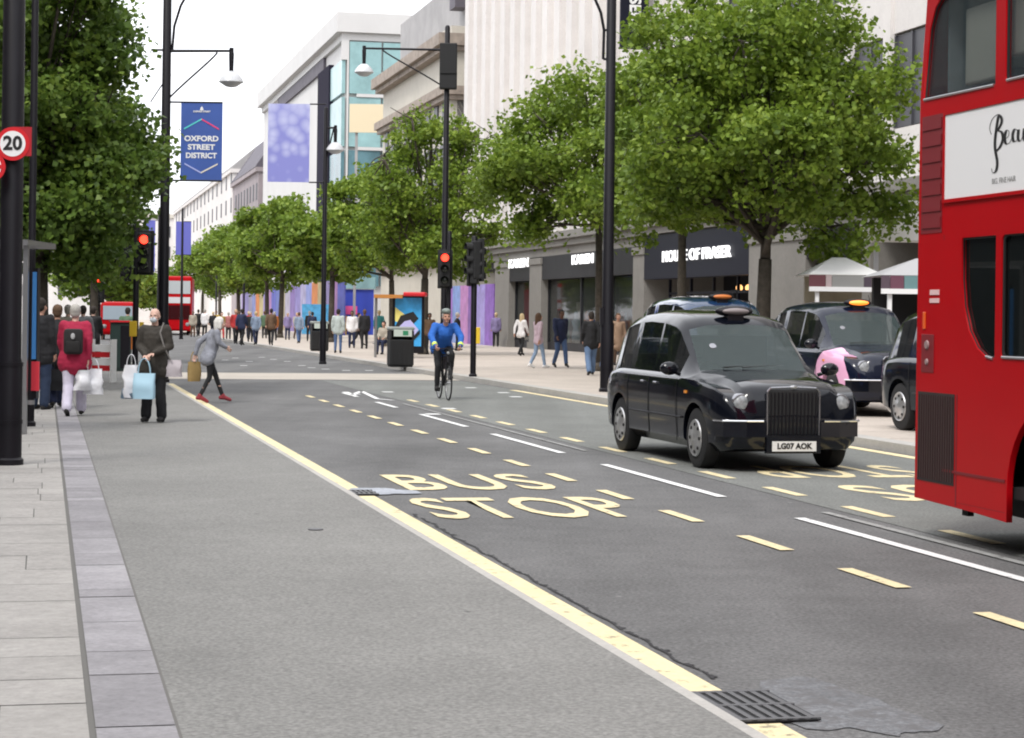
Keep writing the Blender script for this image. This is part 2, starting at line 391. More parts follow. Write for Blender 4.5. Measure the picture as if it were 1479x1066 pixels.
# patches
def patch(name, cx, cd, ra, rd, m, z, seed, sharp=.35):
    rnd = random.Random(seed); mb = MB(); vs = []
    for i in range(60):
        t = 2*math.pi*i/60; k = 1+.16*math.sin(3*t+seed)+.08*math.sin(7*t)+rnd.uniform(-sharp, sharp)*.12
        vs.append(mb.bm.verts.new(S(cx+ra*k*math.cos(t), cd+rd*k*math.sin(t), z)))
    mb._f(vs); return mb.build(name, m, road)
patch('asphalt_repair', 3.3, 8.05, .30, .62, M['asphalt_patch'], .0045, 4)
patch('pale_repair', 3.05, 18.5, .36, .35, layered('pale_cement', (.36, .38, .42), .2, 30, .2, 2.5, worn=.56, bare=(.16, .16, .165)), .0100, 9)
def grate(name, a0, a1, d0, d1, label, n=7):
    o = thing(name, label, 'drain grate', S((a0+a1)/2, (d0+d1)/2, .0))
    inv = Matrix.Translation(-o.location)
    mb = MB()
    mb.prism([S(a0, d0, .011), S(a1, d0, .011), S(a1, d1, .011), S(a0, d1, .011)], (0, 0, .004), inv); mb.build('drain_pit', M['black_matt'], o)
    mb = MB()
    for i in range(n):
        a = a0+(a1-a0)*(i+.1)/n; b = a+(a1-a0)*.5/n
        mb.prism([S(a, d0, .016), S(b, d0, .016), S(b, d1, .016), S(a, d1, .016)], (0, 0, .006), inv)
    for k in range(3):
        e = d0+(d1-d0)*k/2*.94; mb.prism([S(a0, e, .016), S(a1, e, .016), S(a1, e+.03, .016), S(a0, e+.03, .016)], (0, 0, .007), inv)
    mb.build('grate_bars', M['iron'], o)
grate('drain_grate', 2.67, 3.13, 7.74, 8.38, 'black iron gully grate breaking the yellow kerb line, with a pale repair beside it', 9)
grate('drain_grate', 2.68, 3.0, 18.12, 18.55, 'small drain grate in the kerb gutter beside the BUS STOP lettering')
c = G(456, 765, PZ+.002); mb = MB(); mb.lathe([(.055, 0), (.055, .006)], c, n=20)
tag(mb.build('service_cover', M['iron']), 'small round iron service cover set in the grey pavement', 'cover')
# ================================================================ BUILDINGS
FA = 23.2
def ZP(px, py, a): return PY(px, py, S(a, DP(px, a)).y).z
M['portland'] = layered('portland_stone', (.66, .63, .61), .05, 12, .10, .12, rough=.8, bump=.1)
M['portland2'] = layered('cream_stone', (.52, .49, .43), .06, 12, .12, .15, rough=.8, bump=.1)
M['greystone'] = layered('grey_stone', (.21, .20, .185), .08, 12, .12, .3, rough=.75, bump=.1)  # stone grey, lowered further to deepen the shade under the shops
M['panel_white'] = mat('white_cladding', (.56, .55, .54), .6, var=.05, vscale=.3)
M['win_dark'] = mat('dark_window_blind', (.060, .060, .070), .45, var=.15, vscale=.8)
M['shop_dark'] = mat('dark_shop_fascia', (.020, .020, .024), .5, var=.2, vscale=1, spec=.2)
M['navy'] = mat('navy_fascia', (.007, .008, .018), .5, spec=.2)
M['teal_glass'] = mat('teal_curtain_glass', (.10, .19, .22), .25, 0, var=.45, vscale=.35, spec=.35)
M['teal_light'] = mat('pale_teal_glass', (.26, .42, .43), .25, 0, var=.25, vscale=.4, spec=.35)
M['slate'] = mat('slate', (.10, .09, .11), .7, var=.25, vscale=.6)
M['roof_grey'] = mat('roof_grey', (.33, .32, .32), .7, var=.15, vscale=.5)
M['cream'] = mat('cream_board', (.68, .58, .40), .7)
M['shopglass'] = glassmat('shop_glass', (.05, .055, .055), .35)
M['lit'] = mat('lit_lettering', (.9, .9, .9), .5, emis=(1, 1, 1), estr=.75)
M['warm'] = mat('warm_lamp', (.9, .6, .3), .5, emis=(1, .5, .18), estr=1.2)
def cm(name, c, r=.6, mt=0, **k): return mat(name, c, r, mt, **k)
# ---- the department store
dN, dF = 24.0, DP(660, FA)
dW = DP(1010, FA)                      # windowed part nearer than this
ds_ = thing('department_store', 'pale ribbed stone department store with dark ground floor shops behind the right hand trees', 'building', mtx=SM(FA, dN, 0))
X = lambda px: DP(px, FA)-dN
LT = dF-dN
mb = MB(); mb.box(0, LT, -14, -.32, 5.3, 29); mb.build('wall', M['portland'], ds_)
mb = MB()
x = .4; xw = dW-dN
while x < xw: mb.box(x, x+.5, -.45, 0, 5.6, 29); x += 2.85
while x < LT:
    mb.box(x, x+.95, -.45, 0, 5.6, 29); mb.box(x+1.35, x+1.65, -.45, -.18, 5.6, 29); x += 2.3
mb.build('stone_ribs', M['portland'], ds_)
mb = MB()
for (a, b) in ((5.6, 7.1), (9.8, 11.3), (14.0, 15.4), (18, 19.5), (22, 29)): mb.box(0, xw, -.45, -.12, a, b)
mb.build('spandrels', M['portland'], ds_)
wmesh = None; x = .9
while x < xw-2:
    for (a, b) in ((7.1, 9.8), (11.3, 14.0), (15.4, 18)):
        if wmesh is None:
            m1 = MB(); m1.box(0, 2.35, -.42, -.36, 0, 2.6); m1.box(.0, .06, -.36, -.30, 0, 2.6); m1.box(2.29, 2.35, -.36, -.30, 0, 2.6); m1.box(1.15, 1.21, -.36, -.30, 0, 2.6)
            wmesh = m1.mesh('window', M['win_dark'])
        o = link(bpy.data.objects.new('window', wmesh)); o.parent = ds_; o.location = (x, .17, a+.04)
    x += 2.85
mb = MB(); mb.box(-.2, LT+.3, -.4, .35, 5.25, 5.6); mb.box(-.1, LT+.15, -.4, .2, 4.95, 5.247); mb.box(-.1, LT+.15, -.4, .05, 4.55, 4.947)
mb.build('cornice', M['greystone'], ds_)
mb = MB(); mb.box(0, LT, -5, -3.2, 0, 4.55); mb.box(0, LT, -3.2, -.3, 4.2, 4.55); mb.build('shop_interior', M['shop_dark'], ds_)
for (p0, p1) in ((738, 718), (785, 768), (934, 918), (1168, 1086), (1262, 1250)):
    mb = MB(); x0, x1 = X(p1 if p1 > p0 else p0), X(p0 if p1 > p0 else p1); x0, x1 = min(x0, x1), max(x0, x1)
    mb.box(x0, x1, -3.2, .12, .1, 4.5); mb.box(x0-.06, x1+.06, -.5, .2, .1, .45); mb.box(x0-.05, x1+.05, -.3, .18, 4.2, 4.5)
    mb.build('pilaster', M['greystone'], ds_)
# end pier running up the far corner
# fascias, with shop lettering
def sign(parent, txt, px, py, size, m, ext=.03, sx=1.0, bold=.01):
    mb = MB(); mb.add(text_mesh(txt, size, ext, bold))
    d = DP(px, FA)-dN; z = ZP(px, py, FA)
    mt = Matrix.Translation((d, .17, z)) @ Matrix.Rotation(math.pi, 4, 'Z') @ Matrix.Rotation(R(90), 4, 'X') @ Matrix.Diagonal((sx, 1, 1, 1))
    for v in mb.bm.verts: v.co = mt @ v.co
    return mb.build('lettering', m, parent)
def fascia(p0, p1, z0, z1, m, y=.08):
    x0, x1 = sorted((X(p0), X(p1))); mb = MB(); mb.box(x0, x1, -.5, y, z0, z1); return mb.build('fascia', m, ds_)
f1 = fascia(768, 738, 3.45, 4.54, M['shop_dark']); f2 = fascia(918, 785, 3.45, 4.54, M['shop_dark']); f3 = fascia(1086, 934, 3.2, 4.9, M['navy'], .12)
sign(f1, 'KAREN', 753, 381, .62, M['lit'], sx=2.2, bold=.008)
sign(f2, 'KAREN', 846, 375, .60, M['lit'], sx=1.9, bold=.008)
sign(f3, 'HOUSE OF FRASER', 1009, 368, .58, M['lit'], sx=1.62, bold=.006)
fascia(1250, 1168, 3.6, 4.54, M['shop_dark'])
for (p0, p1) in ((768, 738), (832, 785), (876, 832), (918, 876), (1250, 1168)):
    x0, x1 = sorted((X(p0), X(p1))); mb = MB(); mb.box(x0+.04, x1-.04, -.32, -.28, .5, 3.4); g_ = mb.build('shop_window', M['shopglass'], ds_)
    mb = MB(); mb.box(x0, x0+.08, -.36, -.22, .1, 3.45); mb.box(x1-.08, x1, -.36, -.22, .1, 3.45); mb.box(x0+.08, x1-.08, -.36, -.22, .1, .5); mb.build('frame', M['shop_dark'], g_)
# window displays: coloured backdrops and dressed forms
rnd = random.Random(11)
cols = [(.55, .75, .68), (.75, .72, .62), (.7, .25, .2), (.45, .65, .75), (.2, .45, .35), (.75, .6, .6)]
x0, x1 = sorted((X(918), X(785)))
x = x0+.3; k = 0
while x < x1-.5:
    mb = MB(); h_ = rnd.uniform(1.7, 2.7); mb.box(x, x+rnd.uniform(.5, .9), -1.4, -1.3, .3, h_); mb.build('display_panel', cm('display_%d' % k, cols[k % 6]), ds_)
    mb = MB(); cx_ = x+.9; mb.lathe([(.16, .3), (.22, .6), (.13, 1.0), (.22, 1.35), (.08, 1.5), (.11, 1.62), (.10, 1.75), (.02, 1.83)], (cx_, -.9, .15), n=12)
    mb.build('mannequin', cm('garment_%d' % k, cols[(k+3) % 6]), ds_, smooth=True); x += 1.9; k += 1
for p in (1035, 1022, 1048): mb = MB(); mb.ball((X(p), -1.2, ZP(p, 415, FA)), .13, 10); mb.build('pendant_lamp', M['warm'], ds_)
x0, x1 = sorted((X(1078), X(945))); mb = MB()
for i in range(5): xx = x0+(x1-x0)*i/4; mb.box(xx-.05, xx+.05, -.7, -.6, .1, 3.2)
mb.box(x0, x1, -.7, -.6, 2.6, 2.7); mb.build('entrance_frame', M['navy'], ds_)
# projecting vertical banner sign
bs = thing('banner_sign', 'dark navy vertical banner with white letters on the department store wall above the trees', 'banner', mtx=SM(FA-.1, DP(938, FA), 0))
mb = MB(); mb.box(-.06, .06, .1, 1.25, 12.3, 19.5); mb.build('banner_cloth', M['navy'], bs)
mb = MB(); mb.add(text_mesh('HOUSE OF FRASER', .62, .02, .02)); mt = Matrix.Translation((-.085, .68, 15.9)) @ Matrix.Rotation(R(-90), 4, 'Z') @ Matrix.Rotation(R(90), 4, 'X') @ Matrix.Rotation(R(-90), 4, 'Z')
for v in mb.bm.verts: v.co = mt @ v.co
mb.build('lettering', M['white'], bs)
for z_ in (12.26, 19.54): mb = MB(); mb.tube((0, -.1, z_), (0, 1.3, z_), .03); mb.build('bracket', M['black'], bs)
# ---- ornate stone block beyond the side street
dA, dB = DP(652, FA)+1.5, DP(548, FA)
b2 = thing('stone_building', 'ornate pale stone building with heavy cornices and dark attic boxes beyond the department store', 'building', mtx=SM(FA, dA, 0))
L2 = dB-dA; zc = ZP(590, 102, FA)
mb = MB(); mb.box(0, L2, -16, -.1, 0, zc+1.2); mb.build('wall', M['portland2'], b2)
mb = MB()
for z, t, o_ in ((zc, .7, .75), (zc-2.9, .5, .5), (5.0, .5, .4)): mb.box(-.5, L2+.3, -16.3, o_, z, z+t); mb.box(-.3, L2+.2, -16.2, o_*.6, z-.3, z-.003)
mb.build('cornice', cm('weathered_cornice', (.30, .25, .21), .8, var=.3, vscale=1.5), b2)
mb = MB(); mb.box(1, L2-.5, -15, -1.2, zc+1.2, zc+4.6); mb.box(1.5, 6, -14, -2, zc+4.6, zc+8); mb.build('attic', M['roof_grey'], b2)
mb = MB(); mb.box(.5, 2.2, -2.2, -.4, zc+2.4, zc+5.0); mb.build('dark_plant_box', M['slate'], b2)
mb = MB(); mb.box(-.4, .4, -2.8, -1.2, zc+3.0, zc+6.2); mb.build('gilded_panel', cm('tarnished_gilding', (.32, .25, .12), .5, .4, var=.3), b2)
wm = MB(); wm.box(0, 1.1, -.09, .0, 0, 2.1); wm.box(-.12, 1.22, -.09, .1, 2.1, 2.3); wm.box(-.12, 1.22, -.09, .12, -.18, 0); wm = wm.mesh('window', M['win_dark'])
for i in range(int(L2/2.6)):
    for z in (6.2, 9.6, 13):
        if z < zc-1.5: o = link(bpy.data.objects.new('window', wm)); o.parent = b2; o.location = (1+i*2.6, 0, z)
for i in range(6):                       # windows on the end wall facing the side street
    for z in (6.2, 9.6, 13):
        if z < zc-1.5: o = link(bpy.data.objects.new('window', wm)); o.parent = b2; o.location = (0, -1.6-i*2.5, z); o.rotation_euler = (0, 0, R(90))
# ---- glass and white building at the next corner
dC, dD = DP(490, FA), DP(374, FA)
b3 = thing('glass_building', 'white building with teal glass corner, dark slot and sloping roofline left of the tree', 'building', mtx=SM(FA, dC, 0))
L3 = dD-dC; zt = ZP(492, 16, FA); zg = ZP(490, 86, FA)
mb = MB(); mb.box(.3, L3, -24, -.3, 0, zt-2.2); mb.build('wall', M['panel_white'], b3)
mb = MB(); mb.box(-.4, L3, -24, .5, zt-1.6, zt); mb.box(0, L3, -24, 0, zt-2.2, zt-1.6); mb.build('roof', M['panel_white'], b3)
mb = MB(); x1s = DP(462, FA)-dC; mb.box(x1s, L3*.75, -.28, -.05, zt-3.3, zt-2.25); mb.build('dark_soffit_band', M['slate'], b3)  # dark band just under the roof edge
xs0, xs1 = DP(473, FA)-dC, DP(457, FA)-dC
mb = MB(); mb.box(xs0, xs1, -.3, .12, 0, zt-3.4); mb.build('dark_slot', cm('dark_louvre', (.022, .02, .035), .9, spec=.1), b3)
for i, (z0, z1, m_) in enumerate(((zt-6.5, zt-2.3, 'teal_light'), (zt-10.8, zt-6.8, 'teal_light'), (zt-15, zt-11.1, 'teal_glass'), (zt-19.3, zt-15.3, 'teal_glass'), (4.0, zt-19.6, 'teal_glass'))):
    for k in range(4):
        mb = MB(); mb.box(0, .28, -.6-k*2.75-2.6, -.6-k*2.75, z0, z1); o = mb.build('glass_panel', M[m_], b3)
    mb = MB(); mb.box(.1, xs0-.2, -.28, .0, z0, min(z1, zg)); mb.build('glass_panel', M[m_], b3) if z0 < zg else mb.bm.free()
mb = MB(); mb.box(-.05, .3, -.55, .05, zg, zt-2.2); mb.box(-.05, .3, -.55, -.4, 0, zg-.004); mb.build('corner_column', M['panel_white'], b3)
mb = MB(); mb.box(-.02, .26, -24, -11.7, 0, zt-2.2); mb.build('end_wall', M['portland2'], b3)
mb = MB()
for z in (zt-6.65, zt-10.95, zt-15.15, zt-19.45): mb.box(-.1, .26, -11.6, -1.2, z-.13, z+.13)
mb.build('floor_band', M['panel_white'], b3)
cb = thing('cream_hoarding', 'blank cream square hoarding high on the corner behind the tree', 'hoarding', mtx=SM(FA+.5, dC-8, 0))
c0 = PY(505, 150, S(FA, dC-8).y); c1 = PY(572, 192, S(FA, dC-8).y); iw = cb.matrix_world.inverted()
mb = MB(); mb.prism([iw @ p for p in (Vector((c0.x, c0.y, c0.z)), Vector((c1.x, c0.y, c0.z)), Vector((c1.x, c0.y, c1.z)), Vector((c0.x, c0.y, c1.z)))], iw.to_3x3() @ Vector((0, .15, 0))); mb.build('board', M['cream'], cb)
for f_ in (.15, .85):
    mb = MB(); xx = c0.x+(c1.x-c0.x)*f_; mb.prism([iw @ Vector(p) for p in ((xx-.1, c0.y+.17, 0), (xx+.1, c0.y+.17, 0), (xx+.1, c0.y+.17, c0.z), (xx-.1, c0.y+.17, c0.z))], iw.to_3x3() @ Vector((0, .2, 0)))
    mb.build('post', M['roof_grey'], cb)
# ---- terraces farther along
def block(name, label, p0, p1, a, zt_, mw, mr, rh, n, fl):
    d0, d1 = DP(p0, a), DP(p1, a)
    t = thing(name, label, 'building', mtx=SM(a, d0, 0)); L_ = (S(a, d1)-S(a, d0)).length
    mb = MB(); mb.box(0, L_, -14, 0, 0, zt_); mb.build('wall', mw, t)
    mb = MB(); mb.prism([(0, .4, zt_+.01), (0, -14.2, zt_+.01), (0, -11, zt_+rh), (0, -3, zt_+rh)], (L_, 0, 0)); mb.build('roof', mr, t)
    mb = MB(); mb.box(-.2, L_+.2, -14.2, .35, zt_-.5, zt_-.004); mb.build('cornice', mw, t)
    wq = MB(); wq.box(0, 1.2, .004, .07, 0, 1.9); wq = wq.mesh('window', M['win_dark'])
    for i in range(n):
        for f_ in range(fl): o = link(bpy.data.objects.new('window', wq)); o.parent = t; o.location = (1+i*(L_-2)/n, 0, 4.8+f_*3.3)
    for i in range(4):
        for f_ in range(fl): o = link(bpy.data.objects.new('window', wq)); o.parent = t; o.location = (0, -1.8-i*3, 4.8+f_*3.3); o.rotation_euler = (0, 0, R(90))
    return t
zb = ZP(360, 215, FA)
block('mansard_building', 'dark slate roofed old building poking above the distant trees beside the lilac banner', 371, 335, FA+.3, zb-2.5, cm('mauve_stone', (.30, .26, .27), .8, var=.2, vscale=.3), M['slate'], 5.0, 8, 4)
block('terrace_building', 'cream stone terrace with many small windows at the far bend of the street', 334, 250, FA+.2, ZP(300, 268, FA), M['portland'], M['roof_grey'], 3, 16, 5)
# closing building across the far end
p = S(16, 395)
eb = thing('end_building', 'palest distant stone building closing the view between banner and street lamp', 'building', (p.x, p.y, 0), R(14))
mb = MB(); mb.box(-32, 30, 0, 12, 0, 20); mb.build('wall', M['portland'], eb)
mb = MB(); mb.box(-32.5, 30.5, -.4, 12.4, 20, 20.8); mb.build('cornice', M['portland2'], eb)
wq = MB(); wq.box(0, 1.4, -.08, -.004, 0, 2.2); wq = wq.mesh('window', M['win_dark'])
for i in range(18):
    for f_ in range(4): o = link(bpy.data.objects.new('window', wq)); o.parent = eb; o.location = (-30+i*3.3, 0, 4.5+f_*3.9)
# ---- unseen frontage added on the left, darkened for reflections in taxis and bus
lb = thing('unseen_left_building', 'unseen grey building front added beyond the left edge for dark reflections', 'building', mtx=SM(-9.5, -55, 0))
mb = MB(); mb.box(0, 190, 0, 10, 0, 15); mb.build('wall', M['greystone'], lb)
mb = MB(); mb.box(.5, 189.5, -.12, -.005, .1, 4.2); mb.build('shopfront', M['shop_dark'], lb)
mb = MB(); mb.box(-.3, 190.3, -.4, 10.3, 15.003, 15.8); mb.build('cornice', M['greystone'], lb)
for i in range(40):
    for f_ in range(2):
        o = link(bpy.data.objects.new('window', wq)); o.parent = lb; o.location = (2+i*4.6, 0, 5.6+f_*4.6)
# ---- unseen blocks added behind the viewpoint to darken the taxi front's reflections
for nm_b, a_, d0_, d1_, z_, rot, lab in (('unseen_corner_building', FA+1, -75, 20, 20, 0, 'unseen grey stone frontage on the right, added to darken taxi reflections'), ('unseen_end_building', None, -90, 0, 19, 0, 'unseen grey stone block added behind the viewpoint to darken taxi reflections')):
    if a_ is not None: mt_b = SM(a_, d0_, 0); L_b = d1_-d0_; sy = -1
    else: q_ = S(40, d0_); mt_b = Matrix.Translation(q_) @ Matrix.Rotation(math.atan2(-V.y, -V.x), 4, 'Z'); L_b = 70; sy = 1
    t = thing(nm_b, lab, 'building', mtx=mt_b)
    mb = MB(); mb.box(0, L_b, *sorted((0, sy*12)), 0, z_); mb.build('wall', M['greystone'], t)
    mb = MB(); mb.box(.5, L_b-.5, *sorted((-sy*.005, -sy*.15)), .2, 4.2); mb.build('shopfront', M['shop_dark'], t)
    mb = MB(); mb.box(-.3, L_b+.3, *sorted((sy*12.3, -sy*.5)), z_+.003, z_+.8); mb.build('cornice', M['greystone'], t)
    for i in range(int(L_b/4.5)):
        for f_ in range(3): o = link(bpy.data.objects.new('window', wq)); o.parent = t; o.location = (1.5+i*4.5, .085 if sy < 0 else 0, 5.8+f_*4.4)
# ---- hoardings round the corner site
hd = thing('site_hoarding', 'long painted hoarding in lilac, yellow, orange and blue along the far right pavement', 'hoarding', mtx=SM(21.8, DP(498, 21.8), 0))
LH = (S(21.8, DP(345, 21.8))-S(21.8, DP(498, 21.8))).length
hc = [(.10, .12, .55), (.45, .22, .5), (.35, .28, .6), (.6, .5, .25), (.75, .25, .05), (.30, .35, .75), (.45, .42, .65), (.3, .25, .6), (.28, .18, .5), (.6, .55, .72), (.6, .5, .3), (.15, .2, .6)]
for k in range(22):
    mb = MB(); mb.box(LH*k/22, LH*(k+1)/22-.02, -.08, 0, .12, 4.3); mb.build('painted_panel', cm('hoarding_paint_%d' % k, tuple(.62*c_ for c_ in hc[k % 12]), .6, var=.35, vscale=.8), hd)
y0 = DP(538, FA); bh = thing('blue_hoarding', 'bright blue hoarding with pink and yellow base below the teal glass corner', 'hoarding', (0, 0, 0))
q0, q1 = PY(484, 480, S(FA, dC).y-6), PY(539, 480, S(FA, dC).y-6); yy = q0.y
mb = MB(); mb.box(q0.x, q1.x, yy, yy+.15, 0.12, PY(510, 418, yy).z); mb.build('board', cm('hoarding_blue', (.03, .06, .42), .5), bh)
mb = MB(); mb.box(q0.x, q0.x+1.7, yy-.06, yy-.004, PY(500, 454, yy).z, PY(500, 442, yy).z); mb.build('pink_band', cm('hoarding_pink', (.75, .1, .3), .5), bh)
mb = MB(); mb.box(q0.x+.2, q0.x+.9, yy-.06, yy-.004, .13, PY(500, 456, yy).z); mb.build('yellow_panel', cm('hoarding_yellow', (.8, .5, .06), .5), bh)
mb = MB(); mb.box(q0.x-2.6, q0.x-.1, yy, yy+.12, .12, PY(500, 440, yy).z); mb.build('turquoise_panel', cm('hoarding_turquoise', (.08, .35, .6), .5, var=.3), bh)
mb = MB(); mb.box(q0.x-.3, q1.x+.1, yy-.2, yy+1.2, PY(510, 417, yy).z, PY(510, 400, yy).z); mb.build('glass_canopy', M['teal_light'], bh)
ph = thing('purple_hoarding', 'purple and lilac painted hoarding between the cyclist and the first shop pilaster', 'hoarding', mtx=SM(FA+.2, DP(716, FA), 0))
for k in range(6):
    mb = MB(); mb.box(k*2.2, k*2.2+2.17, -.08, .3, .12, 3.4); mb.build('painted_panel', cm('purple_paint_%d' % k, [(.22, .10, .42), (.30, .25, .55), (.18, .08, .33), (.45, .2, .45), (.2, .3, .6), (.28, .12, .45)][k], .5, var=.3, vscale=1.5), ph)
# ================================================================ TREES
import numpy as np
def leaves_mesh(name, lobes, nclus, nleaf, size, m, seed, spread=.30, keep=None):
    rg = np.random.default_rng(seed); pos = []
    wts = np.array([l[3] if len(l) > 3 else l[1]**2 for l in lobes]); wts = wts/wts.sum()
    idx = rg.choice(len(lobes), nclus, p=wts)
    cs = []
    for i in idx:
        c, r = np.array(lobes[i][0]), lobes[i][1]; fl = lobes[i][2]
        v = rg.normal(size=3); v /= np.linalg.norm(v)
        rr = r*(rg.uniform(.35, 1.0)**.55)
        cs.append(c+v*rr*np.array([1, 1, fl]))
    cs = np.array(cs)
    P = np.repeat(cs, nleaf, axis=0); n = len(P)
    cr = np.repeat(rg.uniform(.6, 1.35, nclus), nleaf)[:, None]
    P = P+np.clip(rg.normal(size=(n, 3)), -1.7, 1.7)*spread*cr*np.array([1, 1, .6])
    if keep is not None: P = P[keep(P)]; n = len(P)
    nv = rg.normal(size=(n, 3))+np.array([0, 0, .7]); nv /= np.linalg.norm(nv, axis=1)[:, None]
    a = rg.normal(size=(n, 3)); a -= (a*nv).sum(1)[:, None]*nv; a /= np.linalg.norm(a, axis=1)[:, None]; b = np.cross(nv, a)
    s = (size*rg.uniform(.6, 1.3, n))[:, None]
    v0 = P-a*s*.5; v1 = P+b*s*.42+nv*s*.08; v2 = P+a*s*.55; v3 = P-b*s*.42+nv*s*.08
    co = np.stack([v0, v1, v2, v3], 1).reshape(-1, 3).astype(np.float32)
    me = bpy.data.meshes.new(name); me.vertices.add(n*4); me.vertices.foreach_set('co', co.ravel())
    me.loops.add(n*4); me.loops.foreach_set('vertex_index', np.arange(n*4, dtype=np.int32))
    me.polygons.add(n); me.polygons.foreach_set('loop_start', np.arange(0, n*4, 4, dtype=np.int32)); me.polygons.foreach_set('loop_total', np.full(n, 4, dtype=np.int32))
    me.update(); me.validate(); me.materials.append(m); return me, cs
def tree(base, label, cc, rx, rz, seed, leaf='leaf', ncl=420, nl=60, size=.17, nlobe=15, trunk_r=.16, group='plane trees lining the street', fork=None, spread=.3, cut=None, name='plane_tree'):
    """base: world position; cc: crown centre relative to the base; rx, rz: crown radii"""
    rnd = random.Random(seed); t = thing(name, label, 'tree', base, 0, group)
    cc = Vector(cc); lobes = [(tuple(cc), rx*.55, .9*rz/rx)]
    for i in range(nlobe):
        th = i*2.39996+rnd.uniform(-.3, .3); zz = -0.85+1.75*(i+.5)/nlobe; q = math.sqrt(max(.28 if zz < 0 else .05, 1-zz*zz))
        k = rnd.uniform(.62, .82)
        c = cc+Vector((math.cos(th)*q*rx*k, math.sin(th)*q*rx*k, zz*rz*rnd.uniform(.66, .82)))
        lobes.append((tuple(c), rx*rnd.uniform(.26, .42), .72))
    for i in range(nlobe//2):
        th = rnd.uniform(0, 6.28); zz = rnd.uniform(-.8, .6); q = math.sqrt(1-zz*zz)
        c = cc+Vector((math.cos(th)*q*rx*rnd.uniform(.85, 1.02), math.sin(th)*q*rx*rnd.uniform(.85, 1.02), zz*rz*rnd.uniform(.8, 1.0)))
        lobes.append((tuple(c), rx*rnd.uniform(.13, .24), .6, (rx*.26)**2))
    keep = (lambda P: ~cut(P)) if cut else None
    me, cs = leaves_mesh('crown', lobes, ncl, nl, size, M[leaf], seed, spread, keep)
    o = link(bpy.data.objects.new('crown', me)); o.parent = t
    mb = MB(); fz = fork or (cc.z-rz*.75)
    lean = Vector((rnd.uniform(-.1, .1), rnd.uniform(-.1, .1), fz)); f0 = Vector((0, 0, 0))
    mb.tube((0, 0, -.05), (0, 0, .25), trunk_r*1.5, trunk_r*1.1, 14); mb.tube((0, 0, .25), lean, trunk_r*1.1, trunk_r*.85, 14)
    def limb(p, q, r, lvl):
        mid = (p+q)/2+Vector((rnd.uniform(-.2, .2), rnd.uniform(-.2, .2), rnd.uniform(-.1, .25)))*(q-p).length*.35
        mb.tube(p, mid, r, r*.75, 8); mb.tube(mid, q, r*.75, r*.45, 8)
        if lvl:
            near = sorted(cs.tolist(), key=lambda c: (Vector(c)-q).length)[:40]
            for c in rnd.sample(near, 5): limb(mid if rnd.random() < .4 else q, Vector(c), r*.4, lvl-1)
    limb(lean, cc+Vector((0, 0, rz*.5)), trunk_r*.7, 1)
    for l in lobes[1:]: limb(lean+Vector((0, 0, rnd.uniform(0, rz*.5))), Vector(l[0]), trunk_r*rnd.uniform(.3, .5), 1)
    mb.build('trunk', M['bark'], t, smooth=True)
    return t
def at_px(px, Y, z=PZ+.03):
    r = (px-CX)/F; return Vector((r*Y, Y, z))
T1 = tree(at_px(1100, 45), 'largest plane tree, spreading over the black taxis, trunk below a low fork', (0, 0, 5.9), 3.3, 3.7, 21, ncl=620, nl=84, size=.135, nlobe=19, trunk_r=.17, fork=2.9, cut=lambda P: P[:, 2] < np.where(P[:, 0] < -.2, 3.62+.12*np.sin(P[:, 0]*5), 2.75+.3*np.sin(P[:, 0]*2.1)))
tree(at_px(985, 52), 'middle plane tree behind the tall black pole, its thin trunk crossing the store sign', (-.1, 0, 6.2), 2.4, 3.0, 25, ncl=330, nl=76, size=.14, trunk_r=.12, fork=3.9, cut=lambda P: P[:, 2] < 4.05+.15*np.sin(P[:, 0]*4))
tree(at_px(866, 58), 'left spreading plane tree against the white ribbed wall, just left of the tall black pole', (-.45, 0, 6.2), 2.75, 3.2, 33, ncl=360, nl=76, size=.14, trunk_r=.11, fork=4.0, nlobe=16)
tree(at_px(612, 80), 'plane tree behind the blue jacketed cyclist with a pointed crown', (.2, 0, 6.4), 3.25, 4.7, 41, ncl=480, nl=70, size=.165, trunk_r=.17, fork=3.0, nlobe=17, cut=lambda P: np.hypot(P[:, 0]-.2, P[:, 1]) > 3.6-.52*np.maximum(0, P[:, 2]-5.2)+.25*np.sin(P[:, 2]*3))
tree(at_px(567, 96), 'slim trunked plane tree beside the advertising shelter', (-.6, 0, 6.0), 2.6, 2.9, 43, ncl=300, nl=44, size=.22, trunk_r=.15, fork=3.2)
for i, (px, Y, rx, cz, rz, lab) in enumerate([
    (478, 112, 2.4, 5.6, 2.6, 'plane tree just left of the blue hoarding, behind the banner lamp post'),
    (405, 130, 2.9, 6.4, 3.6, 'rounded plane tree whose trunk stands before the lilac hoarding'),
    (386, 146, 2.9, 6.3, 3.7, 'plane tree second in the far row, below the lilac banner'),
    (345, 160, 2.9, 6.0, 3.5, 'plane tree in the far row above the dense crowd'),
    (318, 185, 3.2, 6.3, 3.7, 'plane tree near the end of the far row beside the slate roof'),
    (292, 215, 3.4, 6.2, 3.6, 'last visible plane tree of the far row above the distant bus')]):
    tree(at_px(px, Y), lab, (0, 0, cz), rx, rz, 60+i, 'leaf_far', ncl=260, nl=34, size=.3, trunk_r=.17, spread=.36, nlobe=12)
